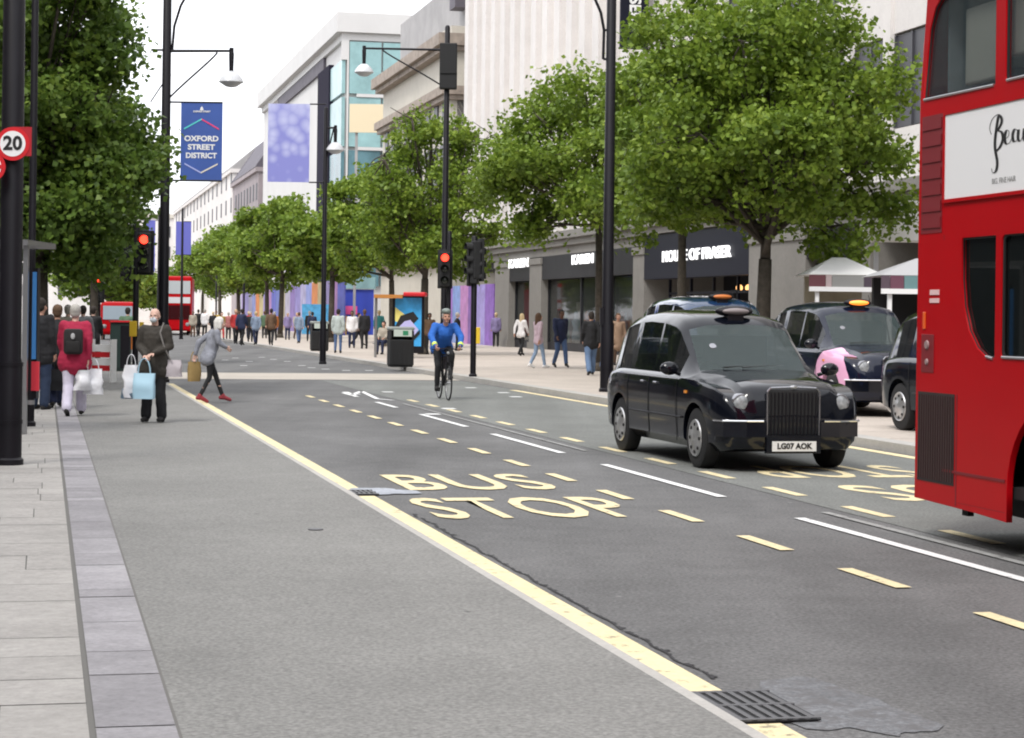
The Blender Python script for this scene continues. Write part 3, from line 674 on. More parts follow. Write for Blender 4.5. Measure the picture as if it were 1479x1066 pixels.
# left pavement
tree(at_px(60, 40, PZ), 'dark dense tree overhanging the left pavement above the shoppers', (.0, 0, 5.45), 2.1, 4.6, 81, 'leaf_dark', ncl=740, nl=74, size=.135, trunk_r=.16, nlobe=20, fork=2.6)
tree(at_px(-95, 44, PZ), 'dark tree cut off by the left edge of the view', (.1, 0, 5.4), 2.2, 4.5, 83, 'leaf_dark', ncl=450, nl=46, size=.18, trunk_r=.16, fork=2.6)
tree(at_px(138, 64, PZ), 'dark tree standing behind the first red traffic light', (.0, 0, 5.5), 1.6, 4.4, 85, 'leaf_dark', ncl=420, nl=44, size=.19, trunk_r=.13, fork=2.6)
for i, (px, Y, lab) in enumerate([(150, 150, 'yellow green tree far down the left pavement behind the red vehicle'), (222, 300, 'small bright tree at the far end of the street between the two nearest poles'), (188, 230, 'distant yellow green tree behind the traffic light post')]):
    tree(at_px(px, Y, 0), lab, (0, 0, 4.6), 3.6, 2.8, 90+i, 'leaf_far', ncl=160, nl=30, size=.42, trunk_r=.15, spread=.5, nlobe=9, group='far left trees')
# ================================================================ STREET FURNITURE
M['red_lamp'] = mat('red_signal_lens', (.8, .02, .01), .3, emis=(1, .03, .015), estr=4)
M['lens_off'] = mat('unlit_lens', (.02, .025, .02), .2)
M['lantern_white'] = mat('lantern_shade', (.55, .56, .58), .35)
M['sign_red'] = mat('sign_red', (.60, .012, .02), .45)
M['sign_white'] = mat('sign_white', (.82, .82, .82), .5)
def post(mb, h, r0=.11, r1=.075, base=1.1, rb=.13):
    mb.lathe([(rb+.02, 0), (rb+.02, .06), (rb, .08), (rb, base), (r0, base+.08), (r1, h), (r1*.6, h+.05)], n=20)
def face_m(px, Y, z, rz=0): p = at_px(px, Y, z); return p
def lantern(mb_shade, mb_stem, c, s=1.0):
    mb_stem.lathe([(.05*s, .0), (.06*s, -.05*s), (.05*s, -.42*s), (.10*s, -.46*s)], c, n=14)
    mb_shade.lathe([(.09*s, -.44*s), (.17*s, -.50*s), (.25*s, -.60*s), (.28*s, -.68*s), (.24*s, -.70*s), (.12*s, -.78*s), (.02*s, -.80*s)], c, n=20)
def lamp_post(px_base, Y, label, h, arms, zb=PZ, extra=None, r0=.11, r1=.085, rb=.13, tilt=0):
    b = at_px(px_base, Y, zb); t = thing('street_lamp', label, 'street lamp', b, 0, 'black street lamp posts')
    mb = MB(); post(mb, h, r0, r1, 1.3, rb); mb.build('post', M['black'], t, smooth=40)
    for (dx, z, zl) in arms:               # dx: reach to the lantern along x; z: arm height
        mb = MB(); mb.tube((0, 0, z), (dx, 0, z+.02), .035, .03)
        s = 1 if dx > 0 else -1; pts = []
        for i in range(9):
            q = i/8; pts.append((dx*.78*math.sin(q*math.pi/2), 0, z-1.15+1.1*(1-math.cos(q*math.pi/2))*1.0 if False else z-1.1*(1-q)**1.7-.02))
        mb.path(pts, .022); mb.tube((dx, 0, z+.09), (dx, 0, z-.05), .05, .05)
        mb.build('arm', M['black'], t, smooth=40)
        ms, mt_ = MB(), MB(); lantern(ms, mt_, (dx, 0, z), 1.0)
        mt_.build('lantern_stem', M['black'], t, smooth=40); ms.build('lamp_shade', M['lantern_white'], t, smooth=40)
    return t, b
def hgt(py, Y, px=740): return PY(px, py, Y).z
# --- near pole with the 20 sign
Yn = G(12, 672, PZ).y; b = at_px(12, Yn, PZ); b.x = G(12, 672, PZ).x
t1 = thing('sign_post', 'thick black post at the left edge carrying the round 20 sign', 'post', b)
mb = MB(); post(mb, 9, .115, .10, 1.0, .13); mb.lathe([(.137, .42), (.137, .46)], n=20); mb.lathe([(.137, 1.0), (.137, 1.04)], n=20); mb.build('post', M['black'], t1, smooth=40)
zs = PY(20, 208, Yn-.15).z-PZ
sg = thing('speed_limit_sign', 'round 20 speed limit sign with red ring on a red square plate', 'road sign', (PY(22, 208, Yn-.16).x, Yn-.17, zs+PZ), R(0))
mb = MB(); mb.box(-.02, .165, -.004, .012, -.12, .17); mb.build('plate', cm('dull_red_plate', (.40, .01, .02), .5), sg)
def disc(mb, r, y0, y1, n=40, c=(0, 0)): mb.lathe([(r, y0), (r, y1)], (c[0], 0, c[1]), 'y', n)
mb = MB(); disc(mb, .168, -.010, -.005, c=(-.02, 0)); mb.build('ring', M['sign_red'], sg)
mb = MB(); disc(mb, .128, -.0145, -.0105, c=(-.02, 0)); mb.build('disc', M['sign_white'], sg)
mb = MB(); mb.add(text_mesh('20', .19, .002, .006), Matrix.Translation((-.02, -.018, 0)) @ Matrix.Rotation(R(90), 4, 'X')); mb.build('lettering', M['black_matt'], sg)
mb = MB(); mb.box(-.06, .06, .012, .06, -.03, .03); mb.box(-.06, .06, .012, .06, -.12, -.09); mb.build('bracket', M['steel'], sg)
s2 = thing('restriction_sign', 'lower red and white round sign half cut off by the left edge', 'road sign', (PY(-12, 243, Yn-.16).x, Yn-.2, PY(-12, 243, Yn).z))
mb = MB(); disc(mb, .15, -.01, 0); mb.build('ring', M['sign_red'], s2); mb = MB(); disc(mb, .11, -.015, -.0105); mb.build('disc', M['sign_white'], s2)
mb = MB(); mb.prism([(-.11, -.0155, -.02), (.11, -.0155, -.02), (.11, -.0155, .02), (-.11, -.0155, .02)], (0, -.003, 0)); mb.build('bar', M['sign_red'], s2)
mb = MB(); mb.box(-.02, .12, .001, .06, -.02, .02); mb.build('bracket', M['steel'], s2)
# --- bus shelter behind the pole, with its blue poster seen edge on
Ys = 25.2; sh = thing('bus_shelter', 'bus shelter at the left edge with pale metal post and blue edged advertising panel', 'bus shelter', at_px(30, Ys, PZ))
xp = (38-27)/F*Ys
mb = MB(); mb.box(.02, .085, 0, .06, 0, 2.38); mb.build('post', M['steel'], sh)
mb = MB(); mb.box(-1.6, .1, -.1, 1.45, 2.38, 2.45); mb.build('roof', M['steel'], sh)
mb = MB(); mb.box(.10, .16, .2, .34, .45, 2.1); ap = mb.build('advert_case', M['black'], sh)
mb = MB(); mb.box(.102, .15, .17, .197, .95, 2.05); mb.build('blue_poster_edge', cm('poster_blue', (.06, .25, .6), .4), ap)
mb = MB(); mb.box(.102, .2, .16, .197, .55, .92); mb.build('red_poster_edge', cm('poster_red', (.6, .03, .05), .4), ap)
# tall dark pole standing just right of it
pb = thing('shelter_pole', 'slim black pole between the 20 sign post and the dark clothed shopper', 'post', at_px(45, 27, PZ)); mb = MB(); post(mb, 6.5, .05, .045, .8, .06); mb.build('post', M['black'], pb, smooth=40); mb = MB(); mb.lathe([(.064, .3), (.064, .36)], n=14); mb.build('collar', M['steel'], pb)
# --- banner lamp post on the left pavement
Yb = 45.0
lp, b = lamp_post(236, Yb, 'tall black lamp post behind the masked man, holding the blue district banner', 12.5, [(1.45, hgt(75, Yb)-PZ-.08, 0)], r0=.115, r1=.085, rb=.135)
mb = MB(); z0 = hgt(100, Yb); mb.path([(.12, 0, hgt(85, Yb)), (.16, 0, hgt(50, Yb)), (.3, 0, hgt(20, Yb)), (.6, 0, hgt(-15, Yb)), (1.0, 0, hgt(-35, Yb))], .03); mb.build('curved_bracket', M['black'], lp)
mb = MB(); mb.tube((0, 0, hgt(75, Yb)-PZ-.06), (-.35, 0, hgt(75, Yb)-PZ-.06), .025); mb.path([(-.35, 0, hgt(160, Yb)), (-.1, 0, hgt(135, Yb)), (.1, 0, hgt(120, Yb))], .015); mb.build('bracket_stub', M['black'], lp)
def banner(label, px0, px1, py0, py1, Y, m, pole_x, group='street banners', text=None, slab=None):
    p = PY((px0+px1)/2, (py0+py1)/2, Y); w_ = (px1-px0)/F*Y; h_ = (py1-py0)/F*Y
    t = thing('banner', label, 'banner', p, 0, group)
    mb = MB(); mb.box(-w_/2, w_/2, -.012, .012, -h_/2, h_/2); cl = mb.build('cloth', m, t)
    mb = MB(); mb.tube((pole_x-p.x, 0, h_/2), (w_/2, 0, h_/2), .022); mb.tube((pole_x-p.x, 0, -h_/2), (w_/2, 0, -h_/2), .022); mb.build('rod', M['black'], t)
    return t, cl, w_, h_
M['banner_blue'] = mat('banner_blue', (.045, .10, .36), .7, var=.12, vscale=1)
t, cl, w_, h_ = banner('deep blue banner reading OXFORD STREET DISTRICT with coloured chevrons', 261, 321, 148, 261, Yb, M['banner_blue'], b.x+.05)
mb = MB()
for i, s_ in enumerate(('OXFORD', 'STREET', 'DISTRICT')): mb.add(text_mesh(s_, .165, .002, .006), Matrix.Translation((0, -.018, .06-.19*i)) @ Matrix.Rotation(R(90), 4, 'X') @ Matrix.Diagonal((1.12 if i < 2 else 1, 1, 1, 1)))
mb.add(text_mesh('OXFORD STREET', .05, .002, .002), Matrix.Translation((0, -.018, .67)) @ Matrix.Rotation(R(90), 4, 'X'))
mb.prism([(-.04, -.02, .70), (.04, -.02, .70), (.025, -.02, .76), (0, -.02, .79), (-.025, -.02, .76)], (0, .004, 0)); mb.build('lettering', M['sign_white'], cl)
def chev(x0, z0, x1, z1, m, th=.035):
    mb = MB(); mb.prism([(x0, -.02, z0-th/2), (x1, -.02, z1-th/2), (x1, -.02, z1+th/2), (x0, -.02, z0+th/2)], (0, .004, 0)); mb.build('chevron', m, cl)
chev(-w_*.42, .28, 0, .50, cm('chevron_teal', (.1, .6, .6))); chev(0, .50, w_*.42, .28, cm('chevron_pink', (.75, .06, .2)))
chev(-w_*.40, -.50, 0, -.70, cm('chevron_lilac', (.4, .45, .8))); chev(0, -.70, w_*.40, -.50, cm('chevron_cream', (.75, .7, .6)))
# --- lilac banner on the farther right hand lamp post
Y2 = 62.0
m_l = bpy.data.materials.new('lilac_banner'); m_l.use_nodes = True; n = m_l.node_tree; bb = n.nodes['Principled BSDF']; tc = n.nodes.new('ShaderNodeTexCoord'); vo = n.nodes.new('ShaderNodeTexVoronoi'); vo.inputs['Scale'].default_value = 3.2; n.links.new(tc.outputs['Object'], vo.inputs['Vector'])
rr = n.nodes.new('ShaderNodeValToRGB'); rr.color_ramp.elements[0].color = (.52, .54, .78, 1); rr.color_ramp.elements[1].color = (.24, .25, .60, 1); rr.color_ramp.elements[1].position = .7
sx_ = n.nodes.new('ShaderNodeSeparateXYZ'); n.links.new(tc.outputs['Object'], sx_.inputs[0]); ma = n.nodes.new('ShaderNodeMath'); ma.operation = 'MULTIPLY_ADD'; ma.inputs[1].default_value = -.28; n.links.new(sx_.outputs[2], ma.inputs[0]); n.links.new(vo.outputs['Distance'], ma.inputs[2])
n.links.new(ma.outputs[0], rr.inputs[0]); n.links.new(rr.outputs[0], bb.inputs['Base Color']); bb.inputs['Roughness'].default_value = .7
lp2, b2_ = lamp_post(467, Y2, 'black lamp post beside the far litter bin, holding the lilac patterned banner', hgt(190, Y2)-PZ+.6, [(.30, hgt(190, Y2)-PZ, 0)], zb=PZ+.03, r0=.08, r1=.06, rb=.1)
banner('pale lilac banner with faded star pattern hanging over the far trees', 387, 447, 150, 263, Y2, m_l, b2_.x)
# --- far banners and their posts
for (px, Y, x0, x1, y0, y1, lab, lab2) in ((262, 118, 254, 276, 320, 368, 'small violet banner above the distant bus', 'far slim lamp post holding the small violet banner'), (228, 135, 207, 224, 318, 392, 'small pale blue banner between traffic light and lamp post', 'far slim lamp post left of the near lamp post')):
    tp, pb_ = lamp_post(px, Y, lab2, hgt(y0, Y)-PZ+.5, [], r0=.08, r1=.06, rb=.11)
    banner(lab, x0, x1, y0, y1, Y, cm('far_banner', (.13, .14, .5), .7), pb_.x)
# --- lamp and camera post behind the cyclist
Y3 = 58.0; z3 = hgt(75, Y3)-PZ
lp3, b3_ = lamp_post(641, Y3, 'black lamp post behind the cyclist, with a long arm, lantern and black box', hgt(62, Y3)-PZ+.4, [(-(637-517)/F*Y3, z3, 0)], zb=PZ+.03, r0=.095, r1=.075, rb=.12)
mb = MB(); xx = (643-641)/F*Y3; mb.box(xx-.25, xx+.25, -.22, .1, hgt(132, Y3)-PZ, hgt(66, Y3)-PZ, bev=.03); mb.box(xx-.22, xx+.22, -.25, -.223, hgt(110, Y3)-PZ, hgt(106, Y3)-PZ); mb.build('control_box', M['black_matt'], lp3)
# loudspeaker-like grey box hung below the lantern
# --- tall pole left of the main taxi
Y4 = G(876, 566, PZ+.03).y; b4 = G(876, 566, PZ+.03)
lp4 = thing('street_lamp', 'tallest black pole, standing on the right kerb just left of the near taxi', 'street lamp', b4, 0, 'black street lamp posts')
mb = MB(); post(mb, 13, .115, .09, 1.4, .14); mb.build('post', M['black'], lp4, smooth=40)
mb = MB(); pts = [(-.16, 0, hgt(92, Y4)), (-.15, 0, hgt(50, Y4)), (-.22, 0, hgt(25, Y4)), (-.38, 0, hgt(0, Y4)), (-.7, 0, hgt(-30, Y4)), (-1.3, 0, hgt(-45, Y4))]; mb.path(pts, .03); mb.tube((-.16, 0, hgt(92, Y4)), (0, 0, hgt(92, Y4)), .025); mb.tube((-.15, 0, hgt(50, Y4)), (0, 0, hgt(50, Y4)), .025)
mb.build('curved_arm', M['black'], lp4, smooth=40)
mb = MB(); mb.box(-.16, -.08, -.1, .08, hgt(470, Y4)-PZ, hgt(445, Y4)-PZ); mb.build('control_box', M['black'], lp4)
# --- far lamp posts in the rows
for (px, Y, lab) in ((352, 150, 'slim far post rising from the crowd below the trees'), (312, 175, 'thin far post left of the crowd, among the tree trunks')):
    lamp_post(px, Y, lab, 7.0, [], zb=PZ+.03, r0=.08, r1=.06, rb=.11)
# --- traffic lights
def signal_head(t, x, z, red=True, rz=0, s=1.0, three=True):
    mtx = Matrix.Translation((x, 0, z)) @ Matrix.Rotation(rz, 4, 'Z') @ Matrix.Scale(s, 4)
    mb = MB(); mb.box(-.20, .20, -.02, .03, -.52, .52, bev=.015); bk = mb.build('backing_board', M['black_matt'], t, mtx)
    mb = MB(); mb.box(-.14, .14, -.22, -.023, -.46, .46, bev=.03); h = mb.build('signal_head', M['black_matt'], t, mtx)
    for k, zz in enumerate((.30, 0, -.30)):
        mb = MB(); mb.lathe([(.10, -.223), (.08, -.245), (.03, -.255)], (0, 0, zz), 'y', 20); mb.build('lens', M['red_lamp'] if (k == 0 and red) else M['lens_off'], h, smooth=True)
        mb = MB(); n_ = 14; pr = []
        for i in range(n_+1):
            a = R(-20+220*i/n_); pr.append((.115*math.cos(a), .115*math.sin(a)))
        for i in range(n_):
            (xa, za), (xb, zb_) = pr[i], pr[i+1]; d_ = .17
            mb.quad((xa, -.222, zz+za), (xb, -.222, zz+zb_), (xb, -.222-d_, zz+zb_), (xa, -.222-d_, zz+za))
        mb.build('visor', M['black_matt'], h, recalc=False)
    return h
def traffic_light(px, py, zb, label, heads, h, boxes=(), Y=None, r=.057):
    b = G(px, py, zb) if Y is None else at_px(px, Y, zb); t = thing('traffic_light', label, 'traffic light', b, 0, 'traffic lights')
    mb = MB(); mb.lathe([(r+.03, 0), (r+.03, .05), (r, .08), (r, h), (r*.7, h+.03)], n=16); mb.build('post', M['black'], t, smooth=40)
    for a in heads: signal_head(t, *a)
    for (x, z, w_, h__, d_, m_) in boxes:
        mb = MB(); mb.box(x-w_/2, x+w_/2, -d_-.06, -.055, z-h__/2, z+h__/2, bev=.01); mb.build('push_button_box', m_, t)
    return t
M['yellow_box'] = mat('yellow_button_box', (.75, .5, .03), .5)
Yt = 47.0; o_ = lambda px, px0: (px-px0)/F*Yt
traffic_light(196, 0, PZ, 'tall traffic light showing red just left of the masked man, with yellow button boxes', [(o_(209, 196), hgt(372, Yt)-PZ, True, 0, 1.0), (o_(184, 196), hgt(388, Yt)-PZ, False, R(-55), .8)], 3.6, [(o_(194, 196), hgt(482, Yt)-PZ, .16, .36, .1, M['yellow_box']), (o_(206, 196), hgt(482, Yt)-PZ, .09, .32, .1, M['yellow_box'])], Y=Yt, r=.07)
Yu = 78.0
traffic_light(143, 0, PZ, 'smaller red traffic light farther down the left pavement', [(0, hgt(425, Yu)-PZ-.02, True, 0, 1.0), (-.25, hgt(448, Yu)-PZ, False, R(60), .8)], 3.3, [], Y=Yu)
Yv = 56.5
traffic_light(648, 0, PZ+.03, 'red traffic light directly above the cyclist', [((642-648)/F*Yv, hgt(389, Yv)-PZ-.05, True, 0, 1.05)], 3.9, [], Y=Yv)
Yw = G(683, 544, PZ+.03).y; k = Yw/F
traffic_light(683, 544, PZ+.03, 'unlit double traffic light facing the side street, right of the cyclist', [(-7*k, hgt(385, Yw)-PZ, False, R(80), 1.05), (9*k, hgt(378, Yw)-PZ, False, R(-70), 1.05)], hgt(345, Yw)-PZ, [(7*k, hgt(487, Yw)-PZ, .1, .42, .12, M['yellow_box'])], r=.075)
# --- bins
def bin_(px, py, zb, label, lid=True, w_=.62, h=1.25, m_=None, group='litter bins', nm='litter_bin', cat='litter bin'):
    b = G(px, py, zb); t = thing(nm, label, cat, b, R(13), group)
    mb = MB(); mb.box(-w_/2, w_/2, -w_/2*.8, w_/2*.8, .05, h*.68, bev=.03); mb.box(-w_/2+.03, w_/2-.03, -w_/2*.8+.03, w_/2*.8-.03, 0, .05)
    for i in range(5): x = -w_/2+.08+i*(w_-.16)/4; mb.box(x-.012, x+.012, -w_/2*.8-.012, -w_/2*.8+.002, .12, h*.62)
    mb.build('body', M['black_matt'], t)
    mb = MB(); mb.box(-w_/2, -w_/2+.05, -w_/2*.78, w_/2*.78, h*.681, h*.9); mb.box(w_/2-.05, w_/2, -w_/2*.78, w_/2*.78, h*.681, h*.9); mb.box(-w_/2+.051, w_/2-.051, w_/2*.5, w_/2*.55, h*.681, h*.9); mb.build('opening_frame', M['black_matt'], t)
    mb = MB(); mb.box(-w_/2-.02, w_/2+.02, -w_/2*.85, w_/2*.85, h*.903, h, bev=.05); l_ = mb.build('lid', cm('bin_lid', (.25, .27, .25), .5), t)
    mb = MB(); mb.box(-w_*.36, w_*.40, -w_/2*.85-.012, -w_/2*.85-.002, h*.76, h*.93); mb.build('green_label', cm('bin_label', (.55, .62, .56), .5), t)
    mb = MB(); mb.box(w_*.02, w_*.24, -w_/2*.85-.018, -w_/2*.85-.0125, h*.79, h*.9); mb.build('symbol', cm('bin_symbol', (.03, .25, .12), .5), t)
    return t
bin_(578, 530, PZ+.03, 'black litter bin with pale green label near the kerb, left of the cyclist', w_=.72, h=1.2)
bin_(461, 507, PZ+.03, 'smaller looking black litter bin at the foot of the far lamp post', w_=.72, h=1.25)
b = G(174, 536, PZ); cb_ = thing('cabinet', 'dark green utility cabinet between the woman in red and the traffic light', 'cabinet', b, R(8))
mb = MB(); mb.box(-.27, .27, -.2, .25, 0, 1.28, bev=.02); mb.box(-.30, .30, -.23, .28, 1.281, 1.34, bev=.02); mb.build('body', cm('cabinet_green', (.015, .03, .027), .4), cb_)
mb = MB(); mb.box(-.24, -.004, -.215, -.202, .08, 1.2); mb.build('door', cm('cabinet_door', (.018, .036, .032), .4), cb_); mb = MB(); mb.box(.004, .24, -.215, -.202, .08, 1.2); mb.build('door', M['black'], cb_)
mb = MB(); mb.box(-.27, .25, -.24, -.231, 1.29, 1.335); mb.build('red_strip', M['sign_red'], cb_)
mb = MB(); mb.cbox((.285, -.05, .75), .03, .1, .35); mb.build('orange_marker', cm('orange_plastic', (.8, .22, .02), .5), cb_)
# --- red and white barrier by the cabinet
b = G(147, 552, PZ); ba = thing('barrier', 'low red and white barrier left of the dark cabinet', 'barrier', b, R(-6))
for z_ in (.55, .25): mb = MB(); mb.box(-.22, .24, -.03, .03, z_, z_+.12); mb.build('red_board', M['sign_red'], ba)
for z_ in (.38, .68): mb = MB(); mb.box(-.22, .24, -.03, .03, z_, z_+.15); mb.build('white_board', M['sign_white'], ba)
for x_ in (-.25, .241): mb = MB(); mb.box(x_, x_+.029, -.2, .2, 0, .95); mb.build('leg', M['white'], ba)
# --- advertising shelter on the right
Ya = 73.0; sa = thing('bus_shelter', 'red roofed shelter with bright blue poster behind the litter bin and cyclist', 'bus shelter', at_px(591, Ya, PZ+.03), 0)
k = Ya/F; zz = lambda py: hgt(py, Ya)-PZ-.03
mb = MB(); mb.box(-24*k, 22*k, -.1, .1, zz(512), zz(430), bev=.02); ac = mb.build('advert_case', M['black'], sa)
mb = MB(); mb.box(-20*k, 18*k, -.115, -.102, zz(502), zz(432)); mb.build('poster', cm('poster_sky', (.05, .35, .72), .3, var=.3, vscale=2), ac)
mb = MB(); mb.prism([(-20*k, -.12, zz(466)), (-20*k, -.12, zz(446)), (-4*k, -.12, zz(458)), (-10*k, -.12, zz(470))], (0, .004, 0)); mb.build('poster_yellow', cm('poster_yellow', (.8, .7, .2)), ac)
mb = MB(); mb.prism([(-22*k, -.125, zz(478)), (-12*k, -.125, zz(458)), (6*k, -.125, zz(452)), (14*k, -.125, zz(462)), (6*k, -.125, zz(470)), (-4*k, -.125, zz(468)), (-14*k, -.125, zz(482))], (0, .004, 0))
mb.build('poster_black', M['black_matt'], ac)
mb = MB(); mb.prism([(-14*k, -.13, zz(474)), (-6*k, -.13, zz(466)), (2*k, -.13, zz(464)), (14*k, -.13, zz(478)), (8*k, -.13, zz(486)), (-4*k, -.13, zz(478))], (0, .004, 0)); mb.build('poster_lilac', cm('poster_lilac', (.5, .48, .8)), ac)
mb = MB(); mb.prism([(-8*k, -.135, zz(486)), (4*k, -.135, zz(490)), (16*k, -.135, zz(478)), (16*k, -.135, zz(484)), (4*k, -.135, zz(497)), (-8*k, -.135, zz(492))], (0, .004, 0)); mb.build('poster_swoosh', M['black_matt'], ac)
mb = MB(); mb.box(-8*k, 24*k, -.5, 1.2, zz(430)+.002, zz(424), bev=.04); mb.build('red_roof', M['sign_red'], sa)
mb = MB(); mb.box(-50*k, -9*k, -.5, 1.2, zz(433), zz(428)); mb.build('orange_roof', cm('orange_brown', (.5, .2, .04), .5), sa)
mb = MB(); mb.tube((-48*k, 0, 0), (-48*k, 0, zz(432)), .05); mb.build('post', M['steel'], sa)
# --- market kiosks on the right pavement
def kiosk(px0, px1, Y, label, roofm, fasc, body):
    w_ = (px1-px0)/F*Y; t = thing('kiosk', label, 'kiosk', at_px((px0+px1)/2, Y, PZ+.03), 0, 'market kiosks'); zk = lambda py: hgt(py, Y)-PZ
    ze, zr = zk(393), zk(366)
    mb = MB(); h2 = w_/2+.18
    b4_ = [(-h2, -.3, ze), (h2, -.3, ze), (h2, 1.9, ze), (-h2, 1.9, ze)]; ap_ = [(-w_*.12, .8, zr), (w_*.12, .8, zr)]
    V_ = [mb.bm.verts.new(p) for p in b4_+ap_]; 
    for q in ((0,1,5,4),(1,2,5),(2,3,4,5),(3,0,4),(3,2,1,0)): mb._f([V_[i] for i in q])
    mb.build('roof', roofm, t)
    x = -h2; 
    for i, (f_, c) in enumerate(fasc):
        mb = MB(); x2 = x+f_*2*h2; mb.box(x, x2-.01, -.33, -.302, ze-.26, ze-.01); mb.build('fascia', cm('fascia_%d' % i, c, .5), t); x = x2
    mb = MB(); mb.box(-h2, h2, -.36, -.3, ze-.36, ze-.262); mb.build('awning_rail', M['sign_white'], t)
    mb = MB(); mb.box(-w_/2, w_/2, -.1, 1.7, 0, .95); mb.box(-w_/2, w_/2, 1.5, 1.7, .951, ze-.01); mb.build('counter', body, t)
    for x in (-w_/2, w_/2): mb = MB(); mb.box(x-.04, x+.04, -.28, -.2, 0, ze-.005); mb.build('post', M['sign_white'], t)
    mb = MB(); 
    for i in range(9): mb.cbox((-w_/2+.2+i*(w_-.4)/8, .2, 1.08), .16, .18, .24)
    mb.build('goods', cm('souvenirs', (.4, .35, .25), .6, col2=(.5, .12, .12), vscale=3), t)
kiosk(1177, 1262, 43, 'white roofed market kiosk with red and pink fascia behind the second taxi', M['sign_white'], [(.22, (.13, .04, .05)), (.08, (.45, .36, .36)), (.42, (.27, .27, .26)), (.1, (.07, .05, .07)), (.18, (.42, .25, .33))], cm('kiosk_wood', (.3, .27, .2), .6, var=.2))
kiosk(1281, 1420, 39, 'darker market kiosk with maroon and turquoise fascia half hidden by the bus', cm('grey_canvas', (.40, .40, .41), .6), [(.08, (.09, .06, .08)), (.12, (.14, .05, .08)), (.12, (.13, .24, .25)), (.3, (.20, .09, .13)), (.38, (.1, .1, .12))], M['black_matt'])
mb = MB(); p = at_px(1302, 47, 0); mb.box(-.75, .9, 0, 1.2, hgt(340, 47), hgt(282, 47)); 
wc = thing('white_canopy', 'pale canopy box above the kiosks beside the bus', 'canopy', p); mb.build('canopy', M['sign_white'], wc)
for x_ in (-.6, .6): mb = MB(); mb.box(x_, x_+.1, .3, .4, 0, hgt(340, 47)); mb.build('support', M['steel'], wc)
# ================================================================ VEHICLES
M['cab_paint'] = mat('black_cab_paint', (.004, .005, .009), .12, spec=.28, coat=.35)
M['cab_glass'] = glassmat('cab_glass', (.09, .12, .12), .42, .02)
M['cab_glass_dark'] = glassmat('cab_side_glass', (.010, .012, .014), .62, .02)
M['dchrome'] = mat('dull_chrome', (.32, .32, .34), .22, .9)
M['alloy'] = mat('silver_wheel_trim', (.5, .5, .5), .3, .75, var=.15, vscale=6)
M['lens'] = mat('headlamp_glass', (.26, .27, .28), .3, .1, var=.6, vscale=16)
M['amber'] = mat('amber_lens', (.7, .25, .03), .25)
M['taxi_lit'] = mat('lit_taxi_sign', (.9, .4, .1), .4, emis=(1, .20, .015), estr=1.0)
M['taxi_unlit'] = mat('unlit_taxi_sign', (.20, .17, .17), .35)
M['cabin'] = mat('cab_interior', (.03, .03, .032), .8, var=.3, vscale=4)
def lerp_tab(tab, x):
    tab = sorted(tab)
    if x <= tab[0][0]: return tab[0][1]
    for (a, va), (b, vb) in zip(tab, tab[1:]):
        if x <= b: return va+(vb-va)*(x-a)/(b-a)
    return tab[-1][1]
def cab_section(x):
    w_ = lerp_tab([(.80,.58),(.775,.70),(.72,.79),(.62,.835),(.45,.865),(.1,.885),(-1,.89),(-3,.89),(-3.4,.87),(-3.6,.83),(-3.74,.76),(-3.80,.66)], x)
    zb = lerp_tab([(.80,.34),(.74,.26),(.5,.22),(-3.4,.22),(-3.7,.27),(-3.8,.36)], x)
    zf = lerp_tab([(.80,.60),(.785,.70),(.74,.80),(.66,.87),(.5,.93),(.25,.97),(-.2,1.0),(-.8,1.02),(-3,1.03),(-3.4,1.0),(-3.62,.93),(-3.76,.80),(-3.80,.68)], x)
    zc = lerp_tab([(.80,.64),(.785,.80),(.755,.90),(.70,.965),(.5,1.02),(.1,1.065),(-.44,1.11),(-.45,1.115),(-1.0,1.64),(-1.07,1.705),(-1.2,1.755),(-1.6,1.80),(-2.2,1.82),(-2.8,1.795),(-3.15,1.73),(-3.35,1.63),(-3.66,1.14),(-3.70,1.08),(-3.77,.90),(-3.80,.70)], x)
    hood = [(w_-.05, zf), (min(.60, w_-.10), zf-.012), (min(.55, w_-.14), (zf+zc)/2+.01), (min(.44, w_-.2), zc-.012), (min(.22, w_-.3), zc), (0, zc+.006)]
    t = (x+.45)/-.55
    if t <= 0:
        cab = [(w_-.03, zf), (w_-.075, zf+.025), (.705, zc-.03), (.66, zc-.018), (.38, zc), (0, zc+.006)]; k = max(0, min(1, (x-.0)/-.42)) if x < 0 else 0
        top = [(h[0]*(1-k)+c[0]*k, h[1]*(1-k)+c[1]*k) for h, c in zip(hood, cab)]
    else:
        t = min(1, t); r = 1 if x > -3.35 else max(0, (x+3.80)/.45)
        y7 = .705-.02*t; zw = (zc-.03)*(1-t)+(zc-.16)*t
        if x < -3.35: zw = max(zf+.03, zc-.02-.14*r)
        y7 = min(y7, w_-.1); y8 = min(.66-.05*t, w_-.14)
        ze = (zc-.018)*(1-t)+(zc-.068)*t
        if x < -3.35: ze = max(zw+.005, zc-.012-.056*r)
        top = [(w_-.03, zf), (w_-.075, min(zf+.03, zw)), (y7, zw), (y8, ze), (min(.38, w_-.3), zc-.014*t), (0, zc)]
    mid = (zb+zf)/2
    low = [(0, zb), (w_-.12, zb), (w_-.02, zb+.10), (w_, mid-.02), (w_+.004, zf-.16), (w_-.012, zf-.05)]
    return low+top
